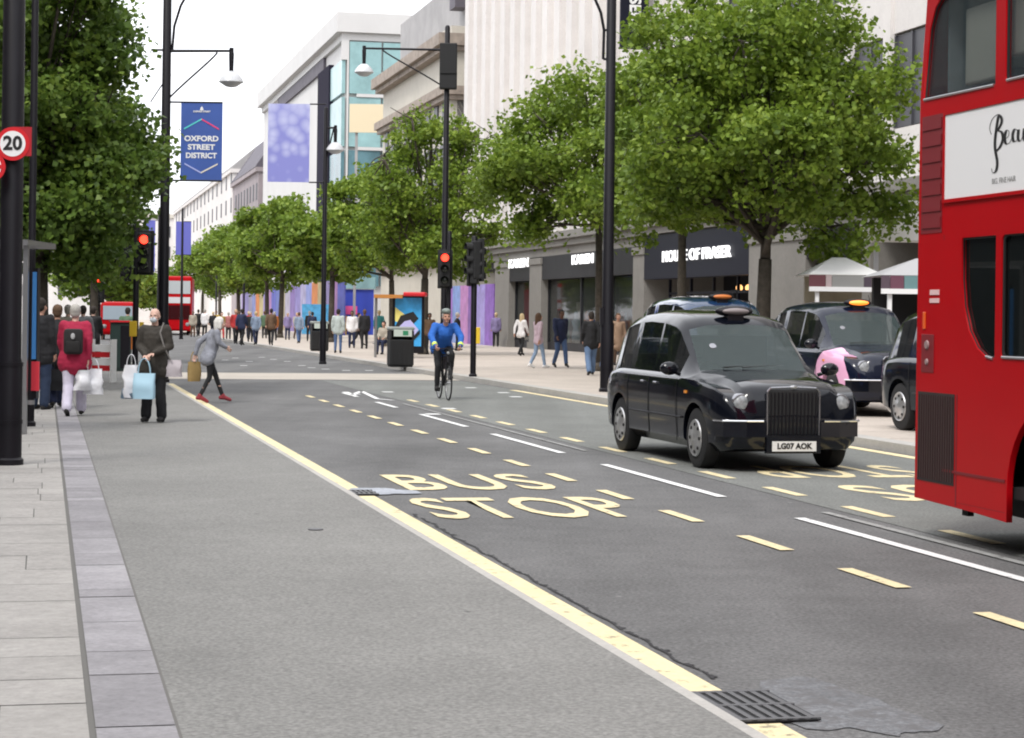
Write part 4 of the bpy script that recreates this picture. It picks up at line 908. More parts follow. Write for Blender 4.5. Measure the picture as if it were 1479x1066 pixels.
def make_cab_meshes():
    xs = [.80,.785,.755,.72,.66,.60,.5,.4,.25,.1,-.05,-.2,-.35,-.45,-.6,-.72,-.86,-1.0,-1.08,-1.25,-1.45,-1.64,-1.70,-1.95,-2.2,-2.48,-2.54,-2.65,-2.9,-3.08,-3.15,-3.26,-3.35,-3.45,-3.56,-3.66,-3.72,-3.77,-3.80]
    bm = bmesh.new(); rows = []
    for x in xs:
        sec = cab_section(x); L_ = [bm.verts.new((x, y, z)) for (y, z) in sec]; Rr = [L_[0]]+[bm.verts.new((x, -y, z)) for (y, z) in sec[1:-1]]+[L_[-1]]
        rows.append((L_, Rr))
    def gl(i, j, side):
        x0, x1 = xs[i], xs[i+1]; mx = (x0+x1)/2
        if j in (9, 10) and -1.0 < mx < -.45: return 1
        if j == 7+1-0 and False: return 0
        if j == 7:
            if -1.64 < mx < -.72: return 2
            if -2.48 < mx < -1.70: return 2
            if -3.15 < mx < -2.65: return 2
        if j in (9, 10) and -3.66 < mx < -3.35: return 3
        return 0
    N = len(rows[0][0])
    for i in range(len(xs)-1):
        for side in (0, 1):
            A, B = rows[i][side], rows[i+1][side]
            for j in range(N-1):
                try: f = bm.faces.new([A[j], A[j+1], B[j+1], B[j]] if side == 0 else [A[j+1], A[j], B[j], B[j+1]]); f.material_index = gl(i, j, side)
                except ValueError: pass
    for r in (rows[0], rows[-1]):
        loop = r[0]+r[1][1:-1][::-1]
        try: bm.faces.new(loop)
        except ValueError: pass
    bmesh.ops.triangulate(bm, faces=[f for f in bm.faces if len(f.verts) > 4])
    bmesh.ops.recalc_face_normals(bm, faces=bm.faces)
    me = bpy.data.meshes.new('body'); bm.to_mesh(me); bm.free()
    for k in range(4): me.materials.append(M['cab_paint'])
    ob = link(bpy.data.objects.new('tmp', me))
    mb = MB()
    for wx in (0, -2.886):
        for s in (-1, 1): mb.lathe([(.40, s*.58), (.40, s*1.1)], (wx, 0, .35), 'y', 32)
    cut = mb.build('cut', M['black_matt']); md = ob.modifiers.new('b', 'BOOLEAN'); md.object = cut; md.solver = 'EXACT'; md.operation = 'DIFFERENCE'
    res = ev_mesh(ob, 'body'); bpy.data.objects.remove(cut)
    panes = {}
    bm = bmesh.new(); bm.from_mesh(res)
    groups = {}
    for f in bm.faces:
        if f.material_index in (1, 2, 3):
            c = f.calc_center_median()
            if f.material_index == 1: key = 'windscreen'
            elif f.material_index == 3: key = 'rear_window'
            else: key = 'side_window%d%s' % (0 if c.x > -1.67 else 1 if c.x > -2.6 else 2, 'L' if c.y > 0 else 'R')
            groups.setdefault(key, []).append([v.co.copy() for v in f.verts])
    bmesh.ops.delete(bm, geom=[f for f in bm.faces if f.material_index in (1, 2, 3)], context='FACES')
    bm.to_mesh(res); bm.free(); res.shade_smooth(); res.set_sharp_from_angle(angle=R(38)); res.materials.clear(); res.materials.append(M['cab_paint'])
    for key, fs in groups.items():
        mb = MB()
        for f in fs: mb._f([mb.bm.verts.new(p) for p in f])
        bmesh.ops.remove_doubles(mb.bm, verts=mb.bm.verts, dist=.0005)
        nm = 'windscreen' if key == 'windscreen' else 'rear_window' if key == 'rear_window' else 'side_window'
        panes[key] = (nm, mb.mesh(nm, M['cab_glass'] if key == 'windscreen' else M['cab_glass_dark'], smooth=True))
    return res, panes
CAB_BODY, CAB_PANES = make_cab_meshes()
def make_taxi(name, label, loc, rz, lit=False, plate_text='LG07 AOK', group='black taxis'):
    t = thing(name, label, 'taxi', loc, rz, group)
    body = link(bpy.data.objects.new('body', CAB_BODY)); body.parent = t
    for key, (nm, me) in CAB_PANES.items(): o = link(bpy.data.objects.new(nm, me)); o.parent = t
    # interior
    mb = MB(); mb.box(-.75, -.5, -.66, .66, .75, 1.08, bev=.04); mb.build('dashboard', M['cabin'], t)
    mb = MB(); mb.box(-1.75, -1.62, -.62, .62, .5, 1.5); mb.build('partition', M['cabin'], t)
    for y in (-.38,):
        mb = MB(); mb.box(-1.55, -1.05, y-.24, y+.24, .45, .62, bev=.04); mb.box(-1.6, -1.45, y-.24, y+.24, .6, 1.2, bev=.05); mb.box(-1.58, -1.48, y-.13, y+.13, 1.24, 1.42, bev=.03); mb.build('front_seat', M['cabin'], t)
    mb = MB(); mb.box(-3.3, -2.8, -.7, .7, .45, .65, bev=.05); mb.box(-3.35, -3.2, -.7, .7, .6, 1.25, bev=.05); mb.build('rear_seat', M['cabin'], t)
    mb = MB(); mb.lathe([(.18, 0), (.19, .015), (.18, .03)], (0, 0, 0), 'x', 20, False, Matrix.Translation((-.85, -.38, 1.02)) @ Matrix.Rotation(R(-25), 4, 'Y')); mb.build('steering_wheel', M['black_matt'], t)
    # grille with frame and slats
    mb = MB(); mb.box(.73, .80, -.30, .30, .40, .93, bev=.02); gr = mb.build('grille', M['black_matt'], t)
    mb = MB()
    for i in range(13): mb.box(.801, .812, -.265+i*.0442-.006, -.265+i*.0442+.006, .43, .89)
    mb.build('slats', M['black'], gr)
    mb = MB()
    mb.path([(.80, -.31, .40), (.80, -.31, .90), (.797, -.27, .945), (.795, 0, .955), (.797, .27, .945), (.80, .31, .90), (.80, .31, .40)], .011, 8); mb.build('grille_surround', M['dchrome'], gr)
    mb = MB(); mb.ball((.80, 0, .955), .022, 8, (1, 2.2, 1)); mb.build('badge', M['steel'], t)
    # bumper
    mb = MB()
    for s in (-1, 1): mb.prism([(.60, s*.855, .40), (.74, s*.80, .40), (.815, s*.55, .40), (.83, s*.32, .40), (.78, s*.32, .40), (.70, s*.7, .40), (.56, s*.80, .40)], (0, 0, .17))
    mb.prism([(.83, -.32, .22), (.83, .32, .22), (.76, .32, .22), (.76, -.32, .22)], (0, 0, .20)); mb.build('bumper', M['cab_paint'], t)
    mb = MB()
    for s in (-1, 1): mb.path([(.60, s*.865, .578), (.74, s*.808, .578), (.818, s*.552, .578), (.828, s*.36, .578)], .013, 8)
    mb.build('bumper_strip', M['chrome'], t)
    mb = MB(); mb.box(.835, .847, -.26, .26, .245, .355); pl = mb.build('number_plate', cm('plate_white', (.75, .75, .73), .4), t)
    mb = MB(); mb.add(text_mesh(plate_text, .088, .002, .003), Matrix.Translation((.850, 0, .30)) @ Matrix.Rotation(R(90), 4, 'Z') @ Matrix.Rotation(R(90), 4, 'X')); mb.build('lettering', M['black_matt'], pl)
    for s in (-1, 1):
        mb = MB(); mb.lathe([(.125, -.10), (.125, .03), (.115, .045), (.102, .045)], (.70, s*.585, .755), 'x', 28); h = mb.build('headlight', M['dchrome'], t, smooth=40)
        mb = MB(); mb.lathe([(.104, .046), (.09, .062), (.06, .075), (.015, .082)], (.70, s*.585, .755), 'x', 24); mb.build('lens', M['lens'], h, smooth=True)
        mb = MB(); mb.ball((.73, s*.40, .70), .055, 12, (.6, 1, 1)); mb.build('indicator', cm('clear_indicator', (.5, .48, .42), .15, .3), t, smooth=True)
        mb = MB(); mb.ball((-.55, s*1.0, 1.12), .1, 14, (.6, 1.15, .8)); mb.tube((-.58, s*.86, 1.05), (-.56, s*.97, 1.09), .022); mb.build('wing_mirror', M['cab_paint'], t, smooth=True)
        for hx in (-1.45, -1.95): mb = MB(); mb.tube((hx, s*.897, .93), (hx+.13, s*.899, .93), .013); mb.build('door_handle', M['dchrome'], t)
        mb = MB(); e = s*.893
        for px_ in (-.62, -1.67, -2.52): mb.path([(px_, s*.872, .28), (px_, s*.897, .62), (px_, s*.90, .86), (px_, s*.878, 1.0)], .0045, 5)
        mb.build('door_seam', M['black_matt'], t)
        mb = MB(); mb.path([(-.42, s*.898, .56), (-2.4, s*.902, .56)], .012, 8); mb.build('rubbing_strip', M['black'], t)
        mb = MB(); mb.cbox((-.28, s*.893, .86), .07, .018, .035); mb.build('side_repeater', M['amber'], t)
        mb = MB(); mb.box(-3.79, -3.72, s*.60-.07, s*.60+.07, .72, .92, bev=.015); mb.build('tail_light', cm('tail_red', (.4, .01, .01), .2), t)
        mb = MB(); mb.path([(-.47, s*.12-.25, 1.135), (-.52, s*.12+.28, 1.165)], .010, 6); mb.build('wiper', M['black_matt'], t)
        for wx in (0, -2.886):
            mb = MB(); mb.lathe([(.20, -.09), (.30, -.10), (.335, -.085), (.345, -.05), (.345, .05), (.335, .085), (.30, .10), (.20, .09)], (wx, s*.765, .345), 'y', 36, True); wh = mb.build('wheel', M['rubber'], t, smooth=50)
            mb = MB(); ys = s
            mb.lathe([(.215, s*.098), (.205, s*.112), (.185, s*.100), (.15, s*.108), (.07, s*.118), (.05, s*.130), (.015, s*.132)], (wx, s*.765, .345), 'y', 32); mb.build('wheel_trim', M['alloy'], wh, smooth=50)
            mb = MB()
            for i in range(8):
                a = 2*math.pi*i/8; mb.lathe([(.020, s*.1), (.020, s*.1165)], (wx+.155*math.cos(a), s*.765, .345+.155*math.sin(a)), 'y', 10)
            mb.build('trim_holes', M['black_matt'], wh)
    mb = MB(); mb.ball((-1.13, 0, 1.795), 1, 24, (.10, .24, .068)); mb.box(-1.2, -1.06, -.1, .1, 1.66, 1.75); rs = mb.build('roof_sign', M['black'], t, smooth=50)
    mb = MB(); mb.ball((-1.10, 0, 1.795), 1, 24, (.095, .19, .048)); mb.build('sign_face', M['taxi_lit'] if lit else M['taxi_unlit'], rs, smooth=True)
    mb = MB(); mb.path([(-1.4, .35, 1.735), (-1.55, .35, 1.93)], .006, 6); mb.build('aerial', M['black'], t)
    mb = MB(); mb.lathe([(.045, 0), (.04, .004)], (0, 0, 0), 'x', 20, True, Matrix.Translation((-.74, -.40, 1.385)) @ Matrix.Rotation(R(-48), 4, 'Y')); mb.build('licence_disc', M['dchrome'], t)
    return t

def head(sl_): return math.atan2(-1, sl_)          # heading towards the camera, drifting right by sl_ per metre
tx1 = make_taxi('taxi', 'black taxi driving towards us in the road, unlit roof sign, white number plate', (2.87, 22.5, 0), head(.25)); tx1.scale = (.975,)*3
tx2 = dup(tx1); tx2.location = (6.10, 33.0, PZ+.03); tx2.rotation_euler = (0, 0, head(.20)); tx2.scale = (1.03,)*3; tx2['label'] = 'dark blue black taxi with lit orange sign and pink wing behind the near taxi'
tx3 = dup(tx1); tx3.location = (7.0, 25.9, PZ+.03); tx3.rotation_euler = (0, 0, head(.25)); tx3['label'] = 'black taxi showing only its rear side and silver wheel beside the red bus'
tx4 = dup(tx1); tx4.location = (4.35, 37.6, PZ+.03); tx4.rotation_euler = (0, 0, head(.26)); tx4.scale = (1.1, 1.1, 1.1); tx4['label'] = 'taxi mostly hidden behind the near one, roof coloured blue like the reflected sky'
# individual touches: paint, lit signs
def swap(t, nm, m_):
    for c in [t]+list(t.children_recursive):
        if c.type == 'MESH' and c.name.split('.')[0] == nm: c.data = c.data.copy(); c.data.materials.clear(); c.data.materials.append(m_)
swap(tx2, 'sign_face', M['taxi_lit']); swap(tx4, 'sign_face', cm('amber_taxi_sign', (.55, .16, .03), .4))
swap(tx4, 'body', mat('sky_tinted_cab_paint', (.012, .035, .09), .12, coat=1));  # blue base colour stands in for sky reflected on the roof
mp = mat('midnight_paint_with_pink_wing', (.005, .008, .022), .12); n = mp.node_tree; tc = n.nodes.new('ShaderNodeTexCoord'); sp = n.nodes.new('ShaderNodeSeparateXYZ'); n.links.new(tc.outputs['Object'], sp.inputs[0])
def nm_(op, a, b=None):
    k = n.nodes.new('ShaderNodeMath'); k.operation = op
    for i, v in enumerate((a, b)):
        if v is None: continue
        if isinstance(v, (int, float)): k.inputs[i].default_value = v
        else: n.links.new(v, k.inputs[i])
    return k.outputs[0]
dx_, dz_ = nm_('ADD', sp.outputs[0], .02), nm_('SUBTRACT', sp.outputs[2], .38)
rad = nm_('POWER', nm_('ADD', nm_('MULTIPLY', dx_, dx_), nm_('MULTIPLY', dz_, dz_)), .5)
msk = nm_('MULTIPLY', nm_('MULTIPLY', nm_('LESS_THAN', rad, .72), nm_('GREATER_THAN', sp.outputs[2], .42)), nm_('LESS_THAN', sp.outputs[1], -.60))
mx = n.nodes.new('ShaderNodeMix'); mx.data_type = 'RGBA'; mx.inputs[6].default_value = (.005, .008, .022, 1); mx.inputs[7].default_value = (.80, .42, .62, 1); n.links.new(msk, mx.inputs[0]); n.links.new(mx.outputs[2], n.nodes['Principled BSDF'].inputs['Base Color'])
swap(tx2, 'body', mp)

# ---------------------------------------------------------------- double decker bus
M['bus_red'] = mat('bus_red', (.42, .002, .006), .30, spec=.14, var=.05, vscale=1)
M['bus_louvre'] = mat('bus_louvre_red', (.19, .008, .014), .5)
M['bus_glass'] = glassmat('bus_glass', (.04, .055, .06), .22, .02)
M['bus_glass_dark'] = glassmat('bus_lower_glass', (.006, .008, .008), .80, .02)
M['seat_blue'] = mat('seat_moquette', (.04, .07, .22), .9, col2=(.12, .05, .08), vscale=12)
M['bus_int'] = mat('bus_interior_cream', (.62, .66, .58), .5, var=.05)
Yr = 4785/(720-466.0)*.86/.86*(1.37/1.65); pb_ = PY(1313.5, 720, Yr)
mtx = Matrix.Identity(4); mtx.col[0][:3] = -U; mtx.col[1][:3] = V; mtx.col[2][:3] = (0, 0, 1); mtx.col[3][:3] = (pb_.x, pb_.y, 0)
bus = thing('double_decker_bus', 'near red double decker bus cut off by the right edge, white advert on its side', 'bus', mtx=mtx)
BL, BW = 10.6, 2.5
RX = Matrix.Rotation(R(90), 4, 'X')
arch = lambda cx, r: [(cx+r*math.cos(a), .48+r*math.sin(a)) for a in [math.pi-math.pi*i/16 for i in range(17)]]
outer = [(.10, .30), (1.1, .28), (1.62, .26), (1.62, .48)]+arch(2.24, .62)[1:-1]+[(2.86, .48), (2.86, .26), (7.4, .26), (7.4, .48)]+arch(8.02, .62)[1:-1]+[(8.64, .48), (8.64, .26), (BL-.1, .28), (BL-.1, 4.15), (BL-.35, 4.33), (.42, 4.33), (.22, 4.15), (.12, 3.4)]
w_up0 = [(.17, 3.365), (1.375, 3.35), (1.375, 4.12), (.47, 4.12), (.36, 4.05), (.27, 3.9)]
w_lo0 = [(.87, 2.28), (1.415, 2.28), (1.415, 1.40), (1.27, 1.41), (1.13, 1.47), (1.0, 1.59), (.91, 1.77), (.875, 1.97)]
ups = [w_up0]+[rrect(a, a+1.38, 3.35, 4.12, .05) for a in (1.52, 3.0, 4.48, 5.96, 7.44, 8.92)]
los = [w_lo0]+[rrect(a, a+1.38, 1.40, 2.28, .05) for a in (1.50, 2.98, 4.46, 5.94, 7.42)]
side = plate(outer, ups+los, .02, .004)
for y, rot in ((0.02, 0), (BW-.02, 0)):
    mb = MB(); mb.add(side, Matrix.Translation((0, y, 0)) @ RX); mb.build('side_panel', M['bus_red'], bus)
def inset(pts, k):
    c = Vector((sum(p[0] for p in pts)/len(pts), sum(p[1] for p in pts)/len(pts))); return [((p[0]-c.x)*k+c.x, (p[1]-c.y)*k+c.y) for p in pts]
for wl, gm in ((ups, 'bus_glass'), (los, 'bus_glass_dark')):
    for i, wp in enumerate(wl):
        for y in (.03, BW-.03):
            if y > 1 and i == 0: continue
            me = plate(wp, [], .003); mb = MB(); mb.add(me, Matrix.Translation((0, y, 0)) @ RX); wo = mb.build('window', M[gm], bus)
            fr = plate(inset(wp, 1.0), [inset(wp, .965)], .006); mb = MB(); mb.add(fr, Matrix.Translation((0, .012 if y < 1 else BW-.012, 0)) @ RX); mb.build('seal', M['black_matt'], wo)
            if y < 1:
                z0 = min(p[1] for p in wp); xs_ = [p[0] for p in wp if p[1] < z0+.03]; mb = MB(); mb.tube((min(xs_)+.02, -.006, z0+.012), (max(xs_)-.02, -.006, z0+.012 if i else z0+.0), .011); mb.build('sill', M['steel'], wo)
# rear wall, corners, front, roof
for y0, y1, sy in ((.0, .12, 1), (BW, BW-.12, -1)):
    mb = MB(); prof = []
    for i in range(7):
        a = R(90*i/6); prof.append((.115-.11*math.sin(a), y0+sy*(.12-.115*math.cos(a))))
    zs_ = [(.30, 0), (3.3, .0), (3.8, .05), (4.15, .14), (4.3, .30)]
    rings = [[mb.bm.verts.new((x+o_, y, z)) for (x, y) in prof] for (z, o_) in zs_]
    for k in range(len(rings)-1):
        for i in range(6): mb._f([rings[k][i], rings[k][i+1], rings[k+1][i+1], rings[k+1][i]])
    mb.build('rear_corner', M['bus_red'], bus, smooth=True)
mb = MB(); zs_ = [(.30, 0), (3.3, .0), (3.8, .05), (4.15, .14), (4.3, .30)]
for (z0, o0), (z1, o1) in zip(zs_, zs_[1:]): mb.quad((.005+o0, .12, z0), (.005+o0, BW-.12, z0), (.005+o1, BW-.12, z1), (.005+o1, .12, z1))
mb.build('rear_panel', M['bus_red'], bus)
mb = MB(); mb.box(BL-.1, BL-.04, .02, BW-.02, .3, 1.1); mb.box(BL-.1, BL-.04, .02, BW-.02, 2.35, 3.2); mb.build('front_panel', M['bus_red'], bus)
mb = MB(); mb.box(BL-.09, BL-.06, .05, BW-.05, 1.11, 2.34); mb.box(BL-.09, BL-.06, .05, BW-.05, 3.21, 4.2); mb.build('windscreen', M['bus_glass'], bus)
mb = MB(); mb.box(.42, BL-.3, .12, BW-.12, 4.331, 4.40, bev=.03); mb.build('roof', M['bus_red'], bus)
mb = MB(); mb.box(.1, BL-.12, .06, BW-.06, .42, .5); mb.box(1.5, 3.0, .36, BW-.36, .5, 1.2); mb.box(1.5, 3.0, .06, BW-.06, 1.15, 1.22); mb.build('lower_floor', M['black_matt'], bus)
mb = MB(); mb.box(.1, BL-.12, .06, BW-.06, 2.32, 2.40); mb.box(.3, BL-.4, .06, BW-.06, 4.24, 4.30); mb.build('deck_floor', M['bus_int'], bus)
mb = MB(); mb.box(.12, .85, .06, BW-.06, .5, 2.3); mb.build('engine_bulkhead', M['black_matt'], bus)
mb = MB(); mb.box(.66, 1.17, .10, .16, 3.42, 4.0, bev=.02); mb.build('pale_window_panel', M['bus_int'], bus)  # cream panel close behind the first upper window
mb = MB(); mb.box(1.38, 2.1, .10, .16, 3.55, 4.0, bev=.02); mb.build('second_pale_panel', M['bus_int'], bus)  # another cream panel behind the next upper window
mb = MB(); mb.box(.335, .36, .12, BW-.12, 2.41, 4.22); mb.build('rear_lining', cm('lining_blue_grey', (.30, .36, .38), .5, var=.2), bus)
for i in range(8):
    x = 1.75+i*.95
    for y in (.32, 1.75):
        mb = MB(); mb.box(x, x+.1, y, y+.42, 3.0, 3.75, bev=.03); mb.box(x, x+.45, y, y+.42, 2.8, 2.9, bev=.02); mb.build('seat', M['seat_blue'], bus)
        if x > 2.5: mb = MB(); mb.box(x, x+.1, y, y+.42, 1.0, 1.75, bev=.03); mb.box(x, x+.45, y, y+.42, .85, .95, bev=.02); mb.build('seat', M['seat_blue'], bus)
for k in range(2): mb = MB(); mb.box(.35, .45, .3+k*.9, 1.0+k*.9, 2.9, 3.62, bev=.04); mb.build('seat', M['seat_blue'], bus)
mb = MB()
for (px, z0) in ((1.78, 3.5),): mb.path([(1.60, .3, 3.38), (1.62, .3, 3.6), (1.70, .3, 3.68), (1.95, .3, 3.69)], .016)
mb.build('grab_rail', M['black'], bus)
# advert panel
mb = MB(); mb.box(.585, 6.6, -.014, -.004, 2.575, 3.205); ad = mb.build('advert_panel', cm('advert_white', (.84, .84, .85), .35), bus)
mb = MB(); mb.box(.56, 6.63, -.022, -.002, 3.207, 3.232); mb.box(.56, 6.63, -.022, -.002, 2.548, 2.573); mb.box(.56, .583, -.022, -.002, 2.574, 3.206); mb.build('advert_frame', M['bus_red'], bus)
def stroke(pts, th, x0, z0, sc_):
    # swelling pen strokes of the script lettering
    mb = MB(); cur = []
    for i in range(len(pts)-1):
        p0 = pts[max(0, i-1)]; p1 = pts[i]; p2 = pts[i+1]; p3 = pts[min(len(pts)-1, i+2)]
        for k in range(8):
            t = k/8; f = lambda a, b, c, d: .5*((2*b)+(-a+c)*t+(2*a-5*b+4*c-d)*t*t+(-a+3*b-3*c+d)*t**3)
            cur.append((f(p0[0], p1[0], p2[0], p3[0]), f(p0[1], p1[1], p2[1], p3[1])))
    cur.append(pts[-1])
    for i in range(len(cur)-1):
        (xa, za), (xb, zb_) = cur[i], cur[i+1]; l_ = math.hypot(xb-xa, zb_-za)+1e-9; nx, nz = -(zb_-za)/l_, (xb-xa)/l_
        down = max(0, -(zb_-za)/l_); w_ = th*(.28+1.0*down)
        q = [(xa+nx*w_, za+nz*w_), (xb+nx*w_, zb_+nz*w_), (xb-nx*w_, zb_-nz*w_), (xa-nx*w_, za-nz*w_)]
        mb.quad(*[(x0+.01+a*sc_*1.9, -.0165-.0001*(i % 3), z0+b*sc_) for a, b in q])
    return mb
B_ = [[(.0, .55), (-.06, .75), (.02, .98), (.18, 1.08), (.30, 1.0), (.33, .85), (.22, .66), (.12, .6)], [(.22, .62), (.34, .55), (.37, .35), (.28, .15), (.16, .05)], [(.22, 1.04), (.16, .7), (.12, .35), (.13, .1), (.20, -.25), (.17, -.5), (.06, -.55), (.02, -.42)],
      [(.42, .33), (.55, .42), (.56, .55), (.48, .58), (.43, .40), (.47, .22), (.58, .22), (.66, .36)], [(.84, .52), (.74, .58), (.68, .42), (.72, .24), (.82, .28), (.86, .55), (.85, .30), (.92, .22), (1.0, .34)],
      [(1.04, .55), (1.02, .30), (1.10, .22), (1.18, .55), (1.17, .28), (1.26, .22)], [(1.36, .95), (1.32, .4), (1.38, .22), (1.48, .3)], [(1.52, .55), (1.50, .30), (1.58, .22), (1.66, .55), (1.62, .0), (1.50, -.3), (1.44, -.1), (1.7, .3)]]
for s_ in B_: stroke(s_, .034, 1.335, 2.86, .25).build('script_lettering', M['black_matt'], ad, recalc=False)
mb = MB(); mb.add(text_mesh('BIG. FINE HAIR', .055, .001, .0, align='LEFT'), Matrix.Translation((1.36, -.016, 2.66)) @ RX); mb.build('small_lettering', cm('grey_print', (.3, .3, .3)), ad)
# louvres and engine grille
mb = MB(); mb.box(.165, .53, -.008, -.001, 2.33, 3.23)
for i in range(7): mb.box(.18, .515, -.016, -.0085, 2.37+i*.125, 2.45+i*.125)
mb.build('louvre_panel', M['bus_louvre'], bus)
mb = MB(); mb.box(.15, .785, -.008, -.001, .44, 1.12); gp = mb.build('engine_grille', cm('grille_black', (.028, .018, .018), .6), bus)
mb = MB()
for i in range(15): mb.box(.17+i*.041, .185+i*.041, -.016, -.0085, .46, 1.10)
mb.build('grille_bars', cm('grille_bar', (.045, .022, .022), .5), gp)
mb = MB(); mb.box(.81, .83, -.006, -.001, .30, 1.12); mb.box(.56, .575, -.004, -.001, 2.27, 2.31); mb.box(.60, 1.6, -.010, -.001, .535, .555); mb.box(.84, 1.6, -.004, -.001, .32, .325); mb.build('panel_seam', M['bus_louvre'], bus)
mb = MB(); mb.box(.34, .50, -.010, -.002, 1.86, 1.90); mb.box(.34, .50, -.010, -.002, 1.80, 1.835); mb.build('white_label', cm('label_pink', (.75, .5, .5)), bus)
mb = MB(); mb.box(.225, .265, -.014, -.002, 1.60, 1.73, bev=.004); mb.build('side_marker', cm('orange_red_lens', (.75, .12, .02), .3), bus)
mb = MB(); mb.box(.20, .42, -.010, -.002, 1.27, 1.56, bev=.003); hp = mb.build('hatch', M['bus_louvre'], bus); mb = MB(); mb.lathe([(.035, 0), (.03, -.012)], (.31, -.011, 1.48), 'y', 14); mb.lathe([(.025, 0), (.02, -.012)], (.31, -.011, 1.35), 'y', 14); mb.build('socket', cm('socket_grey', (.3, .2, .2)), hp)
for cx in (2.24, 8.02):
    for y in (.2, BW-.2):
        mb = MB(); mb.lathe([(.28, -.14), (.46, -.15), (.50, -.10), (.50, .10), (.46, .15), (.28, .14)], (cx, y, .50), 'y', 40); wh = mb.build('wheel', M['rubber'], bus, smooth=50)
        sgn = -1 if y < 1 else 1; mb = MB(); mb.lathe([(.285, sgn*.14), (.26, sgn*.12), (.2, sgn*.05), (.12, sgn*.05), (.11, sgn*.14), (.03, sgn*.15)], (cx, y, .50), 'y', 32); mb.build('hub', M['alloy'], wh, smooth=50)
mb = MB(); mb.box(.1, BL-.2, .3, BW-.3, .25, .41); mb.cbox((.3, .35, .24), .1, .05, .14); mb.build('chassis', M['black_matt'], bus)

# ---------------------------------------------------------------- far vehicles
def far_bus(label, px, Y, w_=2.5):
    b = at_px(px, Y, 0); t = thing('double_decker_bus', label, 'bus', b, R(8), 'far buses')
    mb = MB(); mb.box(-w_/2, w_/2, 0, 10, .3, 4.35, bev=.15); mb.build('body', M['bus_red'], t)
    mb = MB(); mb.box(-w_/2+.12, w_/2-.12, -.03, .02, 3.05, 4.0); mb.build('upper_windscreen', cm('far_glass_sky_reflection', (.45, .48, .5), .1), t)  # pale colour imitates a bright reflection in the upper glass
    mb = MB(); mb.box(-w_/2+.12, w_/2-.12, -.03, .02, 2.35, 2.8); mb.build('destination_blind', cm('blind_pale', (.6, .6, .62), .3), t)
    mb = MB(); mb.box(-w_/2+.12, w_/2-.12, -.03, .02, 1.15, 2.2); mb.build('windscreen', M['cab_glass_dark'], t)
    for s in (-1, 1):
        mb = MB(); mb.ball((s*.95, -.02, .8), .14, 12, (1, .4, 1)); mb.build('headlight', M['lens'], t)
        mb = MB(); mb.lathe([(.48, -.14), (.48, .14)], (s*1.0, 1.8, .48), 'x', 24); mb.build('wheel', M['rubber'], t)
    return t
far_bus('distant red double decker bus facing us at the end of the road', 252, 148)
b = at_px(170, 118, 0); rv = thing('red_van', 'red fronted vehicle far down the road beside the traffic light post', 'van', b, R(10))
mb = MB(); mb.box(-1, 1, 0, 4.5, .3, 2.25, bev=.2); mb.build('body', M['bus_red'], rv); mb = MB(); mb.box(-.85, .85, -.04, .02, 1.2, 2.0, bev=.01); mb.build('windscreen', cm('van_glass', (.35, .42, .48), .1), rv)
for s in (-1, 1):
    mb = MB(); mb.ball((s*.75, 0, .8), .13, 10, (1, .5, 1)); mb.build('headlight', M['lens'], rv); mb = MB(); mb.lathe([(.33, -.1), (.33, .1)], (s*.85, .9, .33), 'x', 20); mb.build('wheel', M['rubber'], rv)
# ================================================================ PEOPLE
M['skin'] = mat('skin', (.50, .27, .19), .55); M['skin_pale'] = mat('pale_skin', (.60, .38, .30), .55); M['skin_dark'] = mat('dark_skin', (.16, .08, .05), .5)
M['eye'] = mat('eye_dark', (.02, .015, .012), .3); M['lip'] = mat('lips', (.35, .10, .09), .5)
_fm = {}
def fabric(name, c, v=.14):
    k = (name,)+tuple(c)
    if k not in _fm: _fm[k] = mat(name, c, .85, var=v, vscale=5, bump=.35, bscale=9)
    return _fm[k]
def cap(mb, p, q, r0, r1, n=10):
    mb.tube(p, q, r0, r1, n); mb.ball(p, r0, n); mb.ball(q, r1, n); return mb
def chain(mb, pts, rs, n=10):
    for i in range(len(pts)-1): cap(mb, pts[i], pts[i+1], rs[i], rs[i+1], n)
def remesh(mb, vox, smooth=3, name='shape'):
    me = mb.mesh(name, M['skin']); o = link(bpy.data.objects.new('tmp', me))
    m = o.modifiers.new('r', 'REMESH'); m.mode = 'VOXEL'; m.voxel_size = vox; m.use_smooth_shade = True
    if smooth: s = o.modifiers.new('s', 'SMOOTH'); s.factor = .6; s.iterations = smooth
    r = ev_mesh(o, name); bpy.data.meshes.remove(me); return r
def V3(*a): return Vector(a)
BASE = dict(pelvis=(0, 0, .95), waist=(0, 0, 1.10), chest=(0, 0, 1.30), neck=(0, .015, 1.47), head=(0, -.015, 1.625), hl=(.09, 0, .92), hr=(-.09, 0, .92), kl=(.10, -.01, .50), kr=(-.10, -.01, .50),
            al=(.105, .03, .085), ar=(-.105, .03, .085), sl=(.175, .01, 1.42), sr=(-.175, .01, 1.42), el=(.225, .03, 1.15), er=(-.225, .03, 1.15), wl=(.235, -.03, .90), wr=(-.235, -.03, .90), tl=(0, -1, 0), tr=(0, -1, 0))
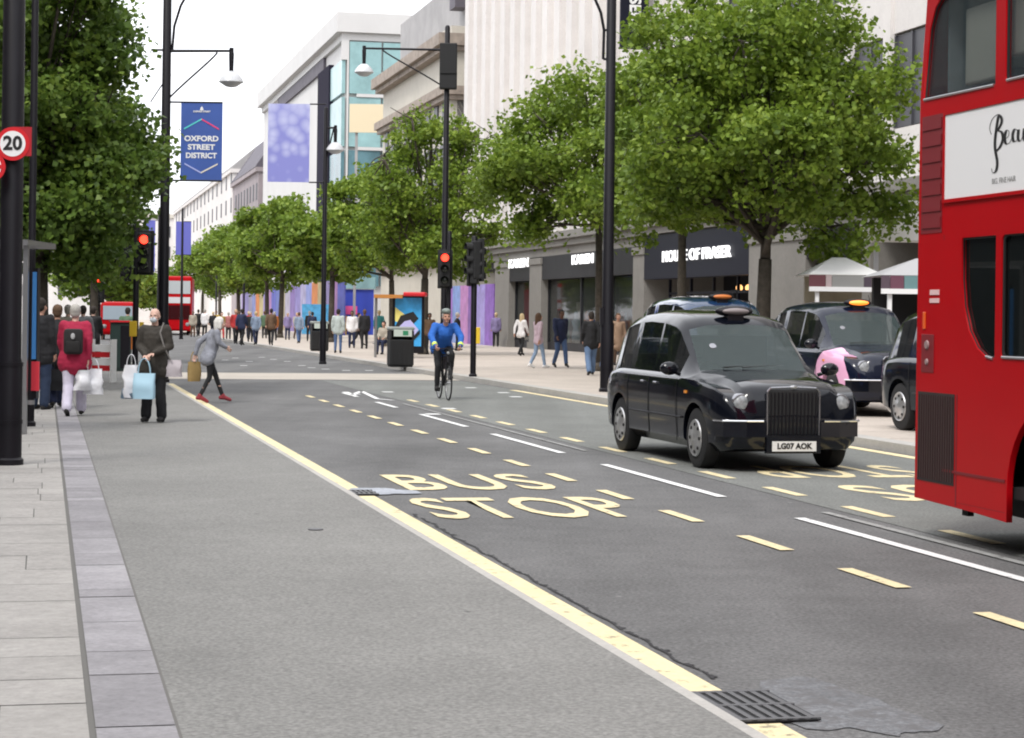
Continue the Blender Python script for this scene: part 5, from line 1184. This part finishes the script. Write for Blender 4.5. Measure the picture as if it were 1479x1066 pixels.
POSES = {
 'stand': {},
 'walk': dict(kl=(.09, -.17, .52), al=(.09, -.27, .12), kr=(-.09, .02, .50), ar=(-.09, .30, .13), el=(.22, .12, 1.17), wl=(.22, .16, .92), er=(-.22, -.08, 1.17), wr=(-.21, -.22, .95), waist=(0, -.02, 1.1), chest=(0, -.04, 1.3), neck=(0, -.045, 1.47), head=(0, -.08, 1.62)),
 'walk2': dict(kr=(-.09, -.12, .52), ar=(-.09, -.19, .10), kl=(.09, .04, .50), al=(.09, .24, .12), er=(-.22, .09, 1.17), wr=(-.22, .10, .91), el=(.22, -.05, 1.17), wl=(.20, -.16, .95)),
 'stride': dict(kl=(.07, -.16, .52), al=(.06, -.30, .12), kr=(-.08, .0, .50), ar=(-.09, .20, .12), er=(-.20, -.14, 1.20), wr=(-.17, -.30, 1.10), el=(.22, .16, 1.19), wl=(.24, .22, .95), waist=(0, -.05, 1.08), chest=(0, -.10, 1.27), sl=(.17, -.11, 1.39), sr=(-.17, -.11, 1.39), neck=(0, -.15, 1.44), head=(0, -.22, 1.58)),
 'hold': dict(el=(.24, .0, 1.16), wl=(.07, -.26, 1.06), er=(-.24, .0, 1.16), wr=(-.05, -.27, 1.03), al=(.12, .02, .085), ar=(-.12, -.02, .085)),
 'ride': dict(pelvis=(0, .30, 1.02), waist=(0, .20, 1.14), chest=(0, .02, 1.29), neck=(0, -.07, 1.45), head=(0, -.16, 1.585), hl=(.09, .28, 1.0), hr=(-.09, .28, 1.0), kl=(.13, -.10, .86), kr=(-.12, .02, .64), al=(.12, .02, .46), ar=(-.12, .12, .24),
              sl=(.19, -.02, 1.40), sr=(-.19, -.02, 1.40), el=(.29, -.16, 1.21), er=(-.29, -.16, 1.21), wl=(.245, -.36, 1.04), wr=(-.245, -.36, 1.04)),
 'sit': dict(pelvis=(0, 0, .55), waist=(0, -.02, .70), chest=(0, -.04, .90), neck=(0, -.05, 1.07), head=(0, -.08, 1.22), hl=(.09, 0, .52), hr=(-.09, 0, .52), kl=(.10, -.42, .50), kr=(-.10, -.42, .50), al=(.10, -.40, .085), ar=(-.10, -.46, .085),
             sl=(.175, -.03, 1.02), sr=(-.175, -.03, 1.02), el=(.23, -.08, .78), er=(-.23, -.08, .78), wl=(.12, -.30, .66), wr=(-.12, -.30, .66))}
_cache = {}
def hand(mb, w_, e_, inward, curl):
    """palm, four unequal bent fingers and a thumb growing from the wrist w_, away from the elbow e_"""
    d = (w_-e_).normalized(); s = inward.normalized(); s = (s-d*s.dot(d)).normalized(); u = d.cross(s).normalized()
    if u.y > 0: u = -u                                  # knuckle row runs front to back
    palm = w_+d*.045
    for k in (-.026, -.009, .009, .026): cap(mb, w_+d*.01+u*k*.6, w_+d*.088+u*k, .013, .012, 8)
    for k, L_ in ((.030, .062), (.010, .074), (-.010, .070), (-.030, .054)):
        p = w_+d*.088+u*k; q = p+(d*math.cos(curl*.5)+s*math.sin(curl*.5))*L_*.45; r = q+(d*math.cos(curl*1.3)+s*math.sin(curl*1.3))*L_*.32; t = r+(d*math.cos(curl*2)+s*math.sin(curl*2))*L_*.25
        chain(mb, [p, q, r, t], [.0095, .009, .008, .007], 8)
    a = w_+d*.03+u*.03; b = a+(u*.8+d*.7+s*.3).normalized()*.032; c = b+(d*.9+s*.5).normalized()*.028
    chain(mb, [a, b, c], [.013, .011, .009], 8)
def person_meshes(key, pose, top='jacket', top_len=.86, slim=1.0, legs='trousers', detail=True, hair='short', curl=.5, mask=False, female=False, flare=1.0, cfat=1.0):
    if key in _cache: return _cache[key]
    P = {k: V3(*v) for k, v in {**BASE, **POSES[pose]}.items()}
    up = (P['chest']-P['pelvis']).normalized(); out = {}
    vb, vh = (.016, .0085) if detail else (.034, .02)
    b = MB()
    chain(b, [P['pelvis'], P['waist'], P['chest']], [.12*slim, .105*slim, .115*slim])
    for s in 'lr':
        chain(b, [P['h'+s], P['k'+s], P['a'+s]], [.078*slim, .05, .036]); chain(b, [P['s'+s], P['e'+s], P['w'+s]], [.048, .036, .025])
    cap(b, P['chest'], P['neck'], .10, .055)
    body = remesh(b, vb, 2)
    h = MB(); hd = P['head']
    cap(h, P['neck']-V3(0, 0, .03), hd-V3(0, 0, .05), .054, .05, 14)
    h.ball(hd+V3(0, .012, .02), .095, 18, (.80, .98, 1.0)); h.ball(hd+V3(0, -.022, -.045), .066, 16, (.86, 1.0, 1.15)); h.ball(hd+V3(0, -.05, -.09), .032, 10, (1.1, 1, .8))
    cap(h, hd+V3(0, -.098, .01), hd+V3(0, -.112, -.022), .010, .014, 8)
    for s in (-1, 1): h.ball(hd+V3(s*.078, .008, -.012), .026, 10, (.35, .7, 1.1)); h.ball(hd+V3(s*.036, -.066, -.035), .028, 8); h.ball(hd+V3(s*.033, -.085, .022), .014, 8, (1.3, .6, .6))
    headm = remesh(h, vh, 2)
    parts = [(body, None), (headm, None)]
    if detail:
        for s, k in (('l', -1), ('r', 1)):
            hb = MB(); hand(hb, P['w'+s], P['e'+s], V3(k, 0, 0) if pose != 'hold' else V3(0, 0, -1), curl); cap(hb, P['w'+s], P['w'+s]*.8+P['e'+s]*.2, .025, .028); parts.append((remesh(hb, .0055, 1), None))
    else:
        hb = MB()
        for s in 'lr': d = (P['w'+s]-P['e'+s]).normalized(); cap(hb, P['w'+s], P['w'+s]+d*.10, .03, .026)
        parts.append((hb.mesh('h', M['skin']), None))
    mb = MB()
    for me, _ in parts: mb.add(me)
    if detail:
        mb.mi = 1
        for s in (-1, 1): mb.ball(hd+V3(s*.032, -.083, .008), .0105, 8, (1.2, .6, .8))
        mb.mi = 2; mb.ball(hd+V3(0, -.094, -.058), .02, 8, (1.1, .35, .25))
    out['body'] = mb.mesh('body', [M['skin'], M['eye'], M['lip']], smooth=True)
    # upper garment
    t = MB(); k = .028*cfat; hem = P['pelvis']+(P['pelvis']-P['waist']).normalized()*(.95-top_len)
    chain(t, [hem, P['pelvis'], P['waist'], P['chest']], [(.125*slim+k)*flare, .125*slim+k, (.112 if female else .125)*slim+k, .125*slim+k])
    for s in 'lr':
        cap(t, P['chest']+V3(0, 0, .03), P['s'+s], .105+k*.6, .062+k*.4)
        wq = P['w'+s]*.97+P['e'+s]*.03; chain(t, [P['s'+s], P['e'+s], wq], [.060+k*.5, .048+k*.4, .036+k*.3])
        cap(t, P['h'+s]*.9+P['pelvis']*.1, P['h'+s]*.75+P['waist']*.25, .085*slim+k*.8, .09*slim+k*.8)
        if top_len < .8: cap(t, P['h'+s], P['h'+s]*.7+P['k'+s]*.3, .09*slim+k, (.085*slim+k)*flare)
    dn = (P['pelvis']-P['waist']).normalized()*(.93-top_len); rr = (.092*slim+k)*flare
    cap(t, P['hl']*1.0+dn, P['hr']*1.0+dn, rr, rr, 12); cap(t, P['hl']+dn*.3, P['hr']+dn*.3, rr*.98, rr*.98, 12)
    cap(t, P['chest'], P['neck']-V3(0, 0, .02), .11+k*.4, .068)
    me = remesh(t, vb, 3)
    nz = random.Random(hash(key) % 1000).uniform(0, 50)
    if detail:
        for v in me.vertices:                       # folds
            v.co += v.normal*(.010*noise.noise(v.co*9+V3(nz, 0, 0))+.006*noise.noise(v.co*22))
    out[top] = me
    # legs
    l = MB(); r1 = {'trousers': (.098, .073, .062), 'jeans': (.092, .064, .050), 'leggings': (.084, .055, .040), 'wide': (.105, .085, .082)}[legs]
    for s in 'lr':
        aq = P['a'+s]+(P['k'+s]-P['a'+s])*.06; chain(l, [P['h'+s], P['k'+s], aq], [r1[0]*slim, r1[1], r1[2]])
        cap(l, P['h'+s], P['pelvis'], r1[0]*slim, .115*slim)
    me = remesh(l, vb, 2)
    if detail:
        for v in me.vertices: v.co += v.normal*(.007*noise.noise(v.co*12+V3(nz, 3, 0)))
    out['leggings' if legs == 'leggings' else 'trousers'] = me
    # shoes
    for i, s in enumerate('lr'):
        f = MB(); a = P['a'+s]; fd = (P['k'+s]-a); pitch = math.atan2(fd.y*-1, fd.z)*.0
        tz = -.04 if a.z < .11 else -.075
        if pose in ('walk', 'stride', 'walk2') and a.y > .15: tz = -.10
        toe = a+V3(0, -.155, tz); heel = a+V3(0, .045, -.045 if a.z < .11 else -.03)
        if pose == 'ride': toe = a+V3(0, -.15, -.03); heel = a+V3(0, .05, -.04)
        chain(f, [heel, a+V3(0, -.04, -.03), toe], [.040, .046, .036]); cap(f, a+V3(0, .0, .02), a+V3(0, -.02, -.03), .048, .045)
        out['shoe_'+s] = remesh(f, vb*.7, 2)
    # hair
    hr = MB()
    if hair != 'bald':
        hr.ball(hd+V3(0, .022, .034), .103, 18, (.84, .98, .98))
        if hair in ('short',): hr.ball(hd+V3(0, .045, -.01), .085, 14, (.95, .8, 1.0))
        if hair == 'bob':
            for s in (-1, 1): cap(hr, hd+V3(s*.07, .02, .02), hd+V3(s*.075, .02, -.10), .035, .03)
            cap(hr, hd+V3(0, .06, .02), hd+V3(0, .07, -.11), .075, .06)
        if hair == 'long':
            for s in (-1, 1): cap(hr, hd+V3(s*.072, .015, .02), hd+V3(s*.085, .02, -.2), .034, .03)
            cap(hr, hd+V3(0, .06, .02), hd+V3(0, .09, -.25), .078, .06)
        if hair == 'bun': hr.ball(hd+V3(0, .11, .06), .045, 10)
        me = remesh(hr, vh, 1); bm = bmesh.new(); bm.from_mesh(me)       # open the face
        kill = [v for v in bm.verts if (v.co.y < hd.y-.045 and v.co.z < hd.z+.060 and abs(v.co.x) < .074)]
        bmesh.ops.delete(bm, geom=kill, context='VERTS'); bm.to_mesh(me); bm.free()
        out['hair'] = me
    else:
        hr.ball(hd+V3(0, .055, -.02), .078, 14, (1.0, .62, .62)); out['hair'] = remesh(hr, vh, 1)
    if mask:
        mk = MB(); mk.ball(hd+V3(0, -.065, -.055), .058, 14, (1.02, .82, .80)); out['face_mask'] = remesh(mk, vh, 1)
    _cache[key] = out; return out
def person(label, loc, rz, H, key, mats, skin='skin', group=None, **kw):
    ms = person_meshes(key, **kw); t = thing('person', label, 'person', loc, rz, group, scale=H/1.745)
    for nm, me in ms.items():
        o = link(bpy.data.objects.new('shoe' if nm.startswith('shoe') else nm, me)); o.parent = t
        if nm == 'body': o.material_slots[0].link = 'OBJECT'; o.material_slots[0].material = M[skin]
        else:
            k = 'shoe' if nm.startswith('shoe') else nm
            if not me.materials: me.materials.append(M['skin'])
            m_ = mats.get(k) or mats.get('top' if k in ('jacket', 'sweater', 'hoodie', 'coat', 'shirt') else 'legs' if k in ('trousers', 'leggings') else k)
            o.material_slots[0].link = 'OBJECT'; o.material_slots[0].material = m_
    return t
FB = fabric
blk = FB('black_cloth', (.012, .012, .014)); navy = FB('navy_cloth', (.015, .022, .06)); denim = FB('denim', (.07, .12, .24)); ldenim = FB('light_denim', (.22, .30, .42)); white_c = FB('white_cloth', (.72, .70, .70))
hair_g = FB('grey_hair', (.38, .36, .33)); hair_w = FB('white_hair', (.68, .66, .62)); hair_d = FB('dark_hair', (.025, .018, .014)); hair_b = FB('blonde_hair', (.50, .38, .22)); hair_br = FB('brown_hair', (.10, .055, .03))
sh_b = FB('black_leather', (.015, .014, .014)); sh_w = FB('white_shoe', (.7, .7, .7))
def W(t, p): return t.matrix_basis @ V3(*p)       # point in a person's frame -> world
# woman in red
p1 = G(107, 601, PZ)
wr = person('woman in a crimson coat and white trousers walking away on the left pavement', p1, R(180+6), 1.66, 'wr', dict(top=FB('crimson_cloth', (.36, .012, .05)), legs=FB('white_trousers', (.62, .58, .70)), shoe=sh_b, hair=hair_g), 'skin_pale', pose='walk2', top='coat', top_len=.84, legs='wide', hair='short', slim=1.25, flare=1.12, cfat=1.7)
def soft_bag(name, label, cat, c, w_, d_, h_, m_, rz=0, handles=True, seed=1, group=None, hm=None, taper=.85, hl=.16, crease=.02):
    t = thing(name, label, cat, c, rz, group); mb = MB(); n = 10
    for k in range(7):
        z = -h_*k/6; tt = 1-(1-taper)*(1-k/6)**1.2; q = tt*(1 if k < 6 else .96); ring = []
        for i in range(20):
            a = 2*math.pi*i/20; cx_, sy_ = math.cos(a), math.sin(a); e = .45
            x = math.copysign(abs(cx_)**e, cx_)*w_/2*q; y = math.copysign(abs(sy_)**e, sy_)*d_/2*(.25+.75*min(1, k/3))
            v = V3(x, y, z); v += V3(noise.noise(v*9+V3(seed, 0, 0)), noise.noise(v*9+V3(0, seed, 0)), 0)*crease; ring.append(mb.bm.verts.new(v))
        if k: 
            for i in range(20): mb._f([prev[i], prev[(i+1) % 20], ring[(i+1) % 20], ring[i]])
        prev = ring
    mb._f(prev); mb.build('bag_body', m_, t, smooth=50)
    if handles:
        for s in (-1, 1):
            mb = MB(); pts = [(w_*.28*math.cos(math.pi*i/8), s*d_*.1, hl*math.sin(math.pi*i/8)-.01) for i in range(9)]; mb.path(pts, .006, 6); mb.build('handle', hm or m_, t)
    return t
plast = mat('white_plastic_bag', (.72, .72, .75), .35, bump=.8, bscale=7)
a_ = W(wr, (-.235, -.10, .76)); 
soft_bag('carrier_bag', 'white plastic carrier bag hanging from the hand of the woman in crimson', 'bag', (p1.x+.27, p1.y+.02, .80), .30, .14, .38, plast, R(5), seed=4, group='shopping bags', crease=.05)
soft_bag('carrier_bag', 'larger crumpled white bag swinging beside the white trousers of the woman in crimson', 'bag', (p1.x+.15, p1.y-.10, .78), .24, .14, .30, plast, R(15), seed=9, group='shopping bags', crease=.05)
bp = thing('backpack', 'small black backpack with a grey badge on the crimson coat', 'backpack', W(wr, (0, .19, 1.16)), R(186)); mb = MB(); mb.box(-.14, .14, -.01, .11, -.18, .20, bev=.05); mb.box(-.10, .10, .10, .14, -.15, .02, bev=.02); mb.build('pack_body', sh_b, bp, smooth=40)
mb = MB(); mb.ball((0, .125, .09), .04, 10, (.8, .3, 1.2)); mb.build('badge', FB('grey_badge', (.4, .4, .4)), bp)
# masked man
p2 = G(222, 610, PZ)
mm = person('older man in a dark olive jacket and face mask standing with shopping bags', p2, R(-8), 1.62, 'mm', dict(top=FB('olive_brown_cloth', (.035, .030, .024)), legs=blk, shoe=sh_b, hair=hair_w, face_mask=FB('pale_mask', (.55, .60, .64))), 'skin_pale', pose='hold', top='jacket', top_len=.80, legs='wide', hair='bald', mask=True, slim=1.12, cfat=1.5, curl=1.0, flare=1.05)
soft_bag('paper_bag', 'pale blue paper shopping bag held in front of the masked man', 'bag', W(mm, (-.04, -.36, .76)), .32, .14, .36, cm('pale_blue_paper', (.38, .58, .70), .6), R(-8), seed=2, group='shopping bags', taper=.97, hl=.22, crease=.012)
soft_bag('carrier_bag', 'white carrier bag with slate base left of the pale blue paper bag', 'bag', W(mm, (-.26, -.32, .88)), .22, .12, .46, plast, R(10), seed=12, group='shopping bags', crease=.04)
soft_bag('carrier_bag', 'slate blue bag bulging under the white bag of the masked man', 'bag', W(mm, (-.28, -.30, .52)), .26, .14, .14, cm('slate_plastic', (.10, .15, .20), .5), R(-4), seed=13, handles=False, group='shopping bags', crease=.04)
sb_ = soft_bag('shoulder_bag', 'grey lilac shoulder bag at the hip of the masked man', 'bag', W(mm, (.30, .0, .96)), .26, .13, .24, FB('grey_lilac', (.42, .38, .40)), R(-8), seed=15, handles=False)
mb = MB(); mb.path([(-.02, -.08, .0), (-.10, -.12, .18), (-.17, -.10, .38), (-.15, .0, .52)], .013, 6); mb.build('strap', FB('strap_cloth', (.16, .15, .14)), sb_)
# woman stepping off the kerb
p3 = G(301, 581, .02)
wc_ = person('woman in a grey hooded top and black leggings striding across the kerb', p3, R(112), 1.60, 'wc', dict(top=FB('grey_marl', (.24, .25, .29)), legs=blk, shoe=FB('maroon_shoe', (.25, .03, .04)), hair=hair_w), 'skin_pale', pose='stride', top='hoodie', top_len=.84, legs='leggings', hair='bob', slim=.95, female=True)
soft_bag('tote_bag', 'tan tote bag swinging behind the woman in grey', 'bag', W(wc_, (.25, .24, .80)), .24, .12, .36, FB('tan_leather', (.28, .19, .07)), R(30), seed=20, hl=.2, taper=1.0, group='shopping bags')
# dark clothed shoppers by the shelter
p4 = G(57, 592, PZ)
person('man in a black jacket and jeans standing beside the bus shelter, mostly in shade', p4, R(160), 1.76, 'd1', dict(top=blk, legs=FB('dark_denim', (.02, .035, .075)), shoe=sh_b, hair=hair_d), pose='stand', top='jacket', top_len=.82, legs='wide', slim=1.15, cfat=1.5)
p5 = G(81, 589, PZ)
person('person in black with a dark bag between the shelter and the woman in crimson', p5, R(200), 1.66, 'd2', dict(top=blk, legs=navy, shoe=sh_b, hair=hair_br), pose='walk2', top='jacket', top_len=.78, legs='wide', slim=1.1, cfat=1.4)
soft_bag('holdall', 'black holdall carried low beside the woman in crimson', 'bag', (p5.x+.10, p5.y-.25, .72), .30, .16, .34, blk, R(8), seed=31)
# ---- cyclist
pc = G(641, 577, 0)
bk = thing('bicycle', 'slim black bicycle ridden towards us by the man in blue', 'bicycle', pc, R(12))
for y, nm in ((-.52, 0), (.53, 1)):
    mb = MB(); n = 40
    for i in range(n):
        a, b_2 = 2*math.pi*i/n, 2*math.pi*(i+1)/n; mb.tube((0, y+.325*math.cos(a), .34+.325*math.sin(a)), (0, y+.325*math.cos(b_2), .34+.325*math.sin(b_2)), .017, .017, 8, False)
    wh = mb.build('tyre', M['rubber'], bk, smooth=True)
    mb = MB()
    for i in range(n):
        a, b_2 = 2*math.pi*i/n, 2*math.pi*(i+1)/n; mb.tube((0, y+.302*math.cos(a), .34+.302*math.sin(a)), (0, y+.302*math.cos(b_2), .34+.302*math.sin(b_2)), .009, .009, 6, False)
    for i in range(18): a = 2*math.pi*i/18; mb.tube((.025*(-1)**i, y, .34), (0, y+.3*math.cos(a), .34+.3*math.sin(a)), .0015, .0015, 4)
    mb.tube((-.04, y, .34), (.04, y, .34), .02); mb.build('rim', M['steel'], wh)
mb = MB(); hx, bb_, st, rd = V3(0, -.36, .90), V3(0, .06, .28), V3(0, .20, .88), V3(0, .53, .34)
for a, b_2, r in ((V3(0, -.40, .78), bb_, .02), (hx, st, .016), (bb_, st, .016), (V3(0, -.33, .98), V3(0, -.41, .74), .02)): mb.tube(a, b_2, r)
for s in (-1, 1): mb.tube(bb_+V3(s*.03, 0, 0), rd+V3(s*.05, 0, 0), .010); mb.tube(st, rd+V3(s*.05, 0, 0), .008); mb.tube(V3(s*.04, -.41, .74), V3(s*.05, -.52, .34), .012)
mb.build('frame', M['black'], bk)
mb = MB(); mb.path([(-.30, -.30, 1.0), (-.22, -.38, 1.0), (0, -.36, 1.02), (.22, -.38, 1.0), (.30, -.30, 1.0)], .013); mb.tube((0, -.34, .96), (0, -.36, 1.02), .016); mb.build('handlebar', M['black'], bk)
mb = MB(); mb.ball((0, .26, .965), .1, 12, (.7, 1.3, .3)); mb.tube((0, .2, .86), (0, .24, .95), .014); mb.build('saddle', M['black_matt'], bk)
for s, ay, az in ((1, -.02, .40), (-1, .09, .17)): mb = MB(); mb.tube(bb_+V3(s*.06, 0, 0), (s*.07, ay, az), .010); mb.box(s*.12-.045, s*.12+.045, ay-.04, ay+.04, az-.01, az+.012); mb.build('pedal_crank', M['black'], bk)
mb = MB(); mb.ball((0, -.42, .93), .03, 10); mb.build('front_lamp', M['lens'], bk)
cy = person('cyclist in a bright blue jacket with lime cuffs riding towards us', pc, R(12), 1.80, 'cy', dict(top=FB('royal_blue_cloth', (.02, .12, .46)), legs=blk, shoe=sh_b, hair=hair_g), pose='ride', top='jacket', top_len=.90, legs='jeans', hair='short', slim=1.05, cfat=1.7, curl=1.1)
for s in (-1, 1):
    mb = MB(); a, b_2 = V3(s*.245, -.36, 1.04), V3(s*.29, -.16, 1.21); mb.lathe([(.052, -.03), (.054, 0), (.052, .03)], (0, 0, 0), 'z', 14, True, Matrix.Translation(a*.88+b_2*.12) @ (b_2-a).to_track_quat('Z', 'Y').to_matrix().to_4x4()); mb.build('cuff', cm('lime_reflective', (.65, .85, .12), .5), cy, smooth=40)
mb = MB(); mb.ball((0, -.14, 1.69), .115, 16, (.82, 1.15, .55)); mb.build('helmet', cm('grey_green_helmet', (.16, .19, .17), .4), cy, smooth=True)
# ---- pedestrians on the right pavement
def on_r(px, py): return G(px, py, PZ+.03)
person('woman in a white jacket and black trousers walking past the first shop', on_r(752, 514), R(150), 1.68, 'r1', dict(top=white_c, legs=blk, shoe=sh_b, hair=hair_b), pose='walk', top='jacket', legs='jeans', hair='long', slim=.95, female=True)
person('woman in a pale pink top and light jeans with white shoes', on_r(777, 532), R(120), 1.66, 'r2', dict(top=FB('pale_pink_cloth', (.55, .42, .48)), legs=ldenim, shoe=sh_w, hair=hair_br), pose='walk2', top='sweater', legs='jeans', hair='long', slim=.95, female=True)
person('man in a navy jacket and blue jeans walking towards us past the shop windows', on_r(809, 531), R(20), 1.78, 'r3', dict(top=navy, legs=denim, shoe=sh_b, hair=hair_d), 'skin_dark', pose='walk', top='jacket', legs='trousers', cfat=1.4)
person('person in a black top and loose jeans walking away left of the tallest pole', on_r(853, 542), R(190), 1.70, 'r4', dict(top=blk, legs=FB('washed_denim', (.12, .19, .32)), shoe=sh_b, hair=hair_d), pose='walk2', top='jacket', legs='wide', slim=1.1, cfat=1.3)
person('person in a dark coat half hidden just behind the man in black and the pole', on_r(866, 536), R(170), 1.74, 'r5', dict(top=navy, legs=denim, shoe=sh_b, hair=hair_d), pose='walk', top='coat', legs='trousers', top_len=.7)
person('person in a tan coat glimpsed between the tallest pole and the near taxi', on_r(892, 528), R(10), 1.70, 'r6', dict(top=FB('tan_cloth', (.33, .22, .15)), legs=FB('brown_cloth', (.10, .06, .04)), shoe=sh_b, hair=hair_br), pose='stand', top='coat', top_len=.62, legs='trousers')
person('person in a pale sweatshirt and jeans standing with back turned, right of the far bin', on_r(488, 510), R(175), 1.76, 'r7', dict(top=FB('pale_green_grey', (.45, .50, .48)), legs=denim, shoe=sh_b, hair=hair_d), pose='stand', top='sweater', legs='jeans', cfat=1.3)
# ---- the crowd farther off (small in the picture: shared shapes, own colours)
G_ = 'shoppers in the distance'
C_ = {'black': blk, 'navy': navy, 'white': white_c, 'grey': FB('grey_cloth', (.22, .22, .23)), 'yellow': FB('yellow_cloth', (.42, .28, .06)), 'pink': FB('salmon_cloth', (.38, .14, .13)), 'red': FB('red_cloth', (.40, .03, .03)), 'pale blue': FB('pale_blue_cloth', (.22, .28, .38)),
      'brown': FB('brown_cloth2', (.12, .07, .04)), 'denim': denim, 'cream': FB('cream_cloth', (.36, .32, .26)), 'orange': FB('orange_cloth', (.42, .13, .03)), 'green': FB('green_cloth', (.08, .14, .08)), 'teal': FB('teal_cloth', (.05, .25, .25)), 'lilac': FB('lilac_cloth', (.22, .18, .34))}
crowd = [(516,499,'grey','black','walk','left of the two beside the yellow panel'),(526,504,'black','black','stand','right of the two beside the yellow panel, in a long coat'),(547,500,'teal','navy','walk2','just left of the leaning seated pair'),
 (444,493,'black','black','stand','immediately left of the far bin'),(452,496,'navy','denim','walk','touching the far bin on its left'),(434,494,'pale blue','denim','walk2','before the striped hoarding, far bin to the right'),(424,491,'cream','brown','walk','before the hoarding with yellow stripes'),
 (414,492,'lilac','navy','stand','directly right of the nearest far tree trunk'),(394,501,'brown','black','walk','between the two far tree trunks'),(384,490,'green','black','stand','left of the brown coated walker'),(372,495,'pale blue','navy','walk2','under the middle of the far trees'),
 (366,494,'black','black','stand','in the shade under the far trees'),(353,499,'navy','black','walk','at the slim far post'),(344,491,'yellow','black','stand','left of the slim far post'),(337,497,'red','black','walk2','red topped, nearest the kerb in the far crowd'),
 (330,490,'pink','black','stand','salmon topped, beside the red topped walker'),(321,488,'yellow','red','walk','second yellow topped figure from the left'),(313,487,'yellow','black','stand','leftmost yellow topped figure'),(306,488,'black','navy','walk','dark figure at the thin far post'),
 (297,487,'white','black','stand','white topped, right above the woman in grey'),(290,486,'black','black','walk2','dark figure by the distant bus'),(283,487,'cream','brown','stand','nearest to the distant red bus'),(360,488,'red','navy','walk','small red topped figure under the trees'),
 (400,490,'orange','black','stand','orange topped, before the lilac panels'),(508,503,'white','navy','stand','small white topped figure between two walkers'),(700,497,'white','lilac','walk','before the purple hoarding, pale topped'),(716,501,'lilac','black','stand','before the purple hoarding beside the pilaster'),
 (660,507,'black','black','stand','dark figure behind the cyclist, to the right'),(620,512,'brown','black','stand','dark figure between poster shelter and cyclist')]
rnd = random.Random(5)
hairs = [('dark', hair_d), ('brown', hair_br), ('fair', hair_b), ('grey', hair_g)]
for i, (px, py, tc_, lc, ps, where) in enumerate(crowd):
    py += rnd.choice([-2, -1, 0, 0, 2, 3]) if px < 470 else 0; px += rnd.uniform(-5, 5) if px < 470 else 0
    hn, hm_ = hairs[i % 4]
    person('distant shopper, %s' % where if len(where.split()) > 7 else 'distant shopper in %s, %s' % (tc_, where), on_r(px, py), R(rnd.choice([0, 180, 160, 20, 90, 200])), rnd.uniform(1.6, 1.8), 'c_'+ps, dict(top=C_[tc_], legs=C_[lc], shoe=sh_b, hair=hm_), rnd.choice(['skin', 'skin_pale', 'skin_dark']), G_, pose=ps, top='jacket', legs='trousers', detail=False, cfat=1.2)
be = thing('bench', 'low bench left of the litter bin carrying two seated people', 'bench', on_r(566, 512), R(10)); mb = MB(); mb.box(-.75, .75, -.2, .2, .40, .46, bev=.01); mb.build('seat', M['slab'], be)
for s in (-1, 1): mb = MB(); mb.box(s*.6-.04, s*.6+.04, -.15, .15, 0, .40); mb.build('leg', M['iron'], be)
q = on_r(566, 512)
person('seated person in a cream jacket leaning forward on the bench', (q.x-.3, q.y-.05, q.z), R(-20), 1.7, 'c_sit', dict(top=C_['cream'], legs=navy, shoe=sh_b, hair=hair_d), 'skin', 'people on the bench', pose='sit', top='jacket', legs='trousers', detail=False, cfat=1.2)
person('seated person in a dark top at the litter bin end of the bench', (q.x+.3, q.y-.05, q.z), R(10), 1.7, 'c_sit', dict(top=blk, legs=denim, shoe=sh_b, hair=hair_br), 'skin', 'people on the bench', pose='sit', top='jacket', legs='trousers', detail=False, cfat=1.2)
# left pavement, farther
for (px, py, a, b_2, lab) in [(96, 556, 'cream', 'grey', 'pale coated person ahead of the woman in crimson'), (118, 548, 'grey', 'navy', 'grey coated person ahead, right of the crimson coat'), (83, 551, 'black', 'black', 'dark clothed person ahead on the left pavement, by the tree'), (133, 535, 'black', 'black', 'dark figure walking below the smaller red traffic light'), (183, 527, 'green', 'black', 'dark figure right beside the utility cabinet')]:
    person(lab, G(px, py, PZ), R(180), 1.7, 'c_walk', dict(top=C_[a], legs=C_[b_2], shoe=sh_b, hair=hair_g if a == 'cream' else hair_d), 'skin_pale', 'shoppers ahead on the left pavement', pose='walk', top='jacket', legs='trousers', detail=False, cfat=1.2)
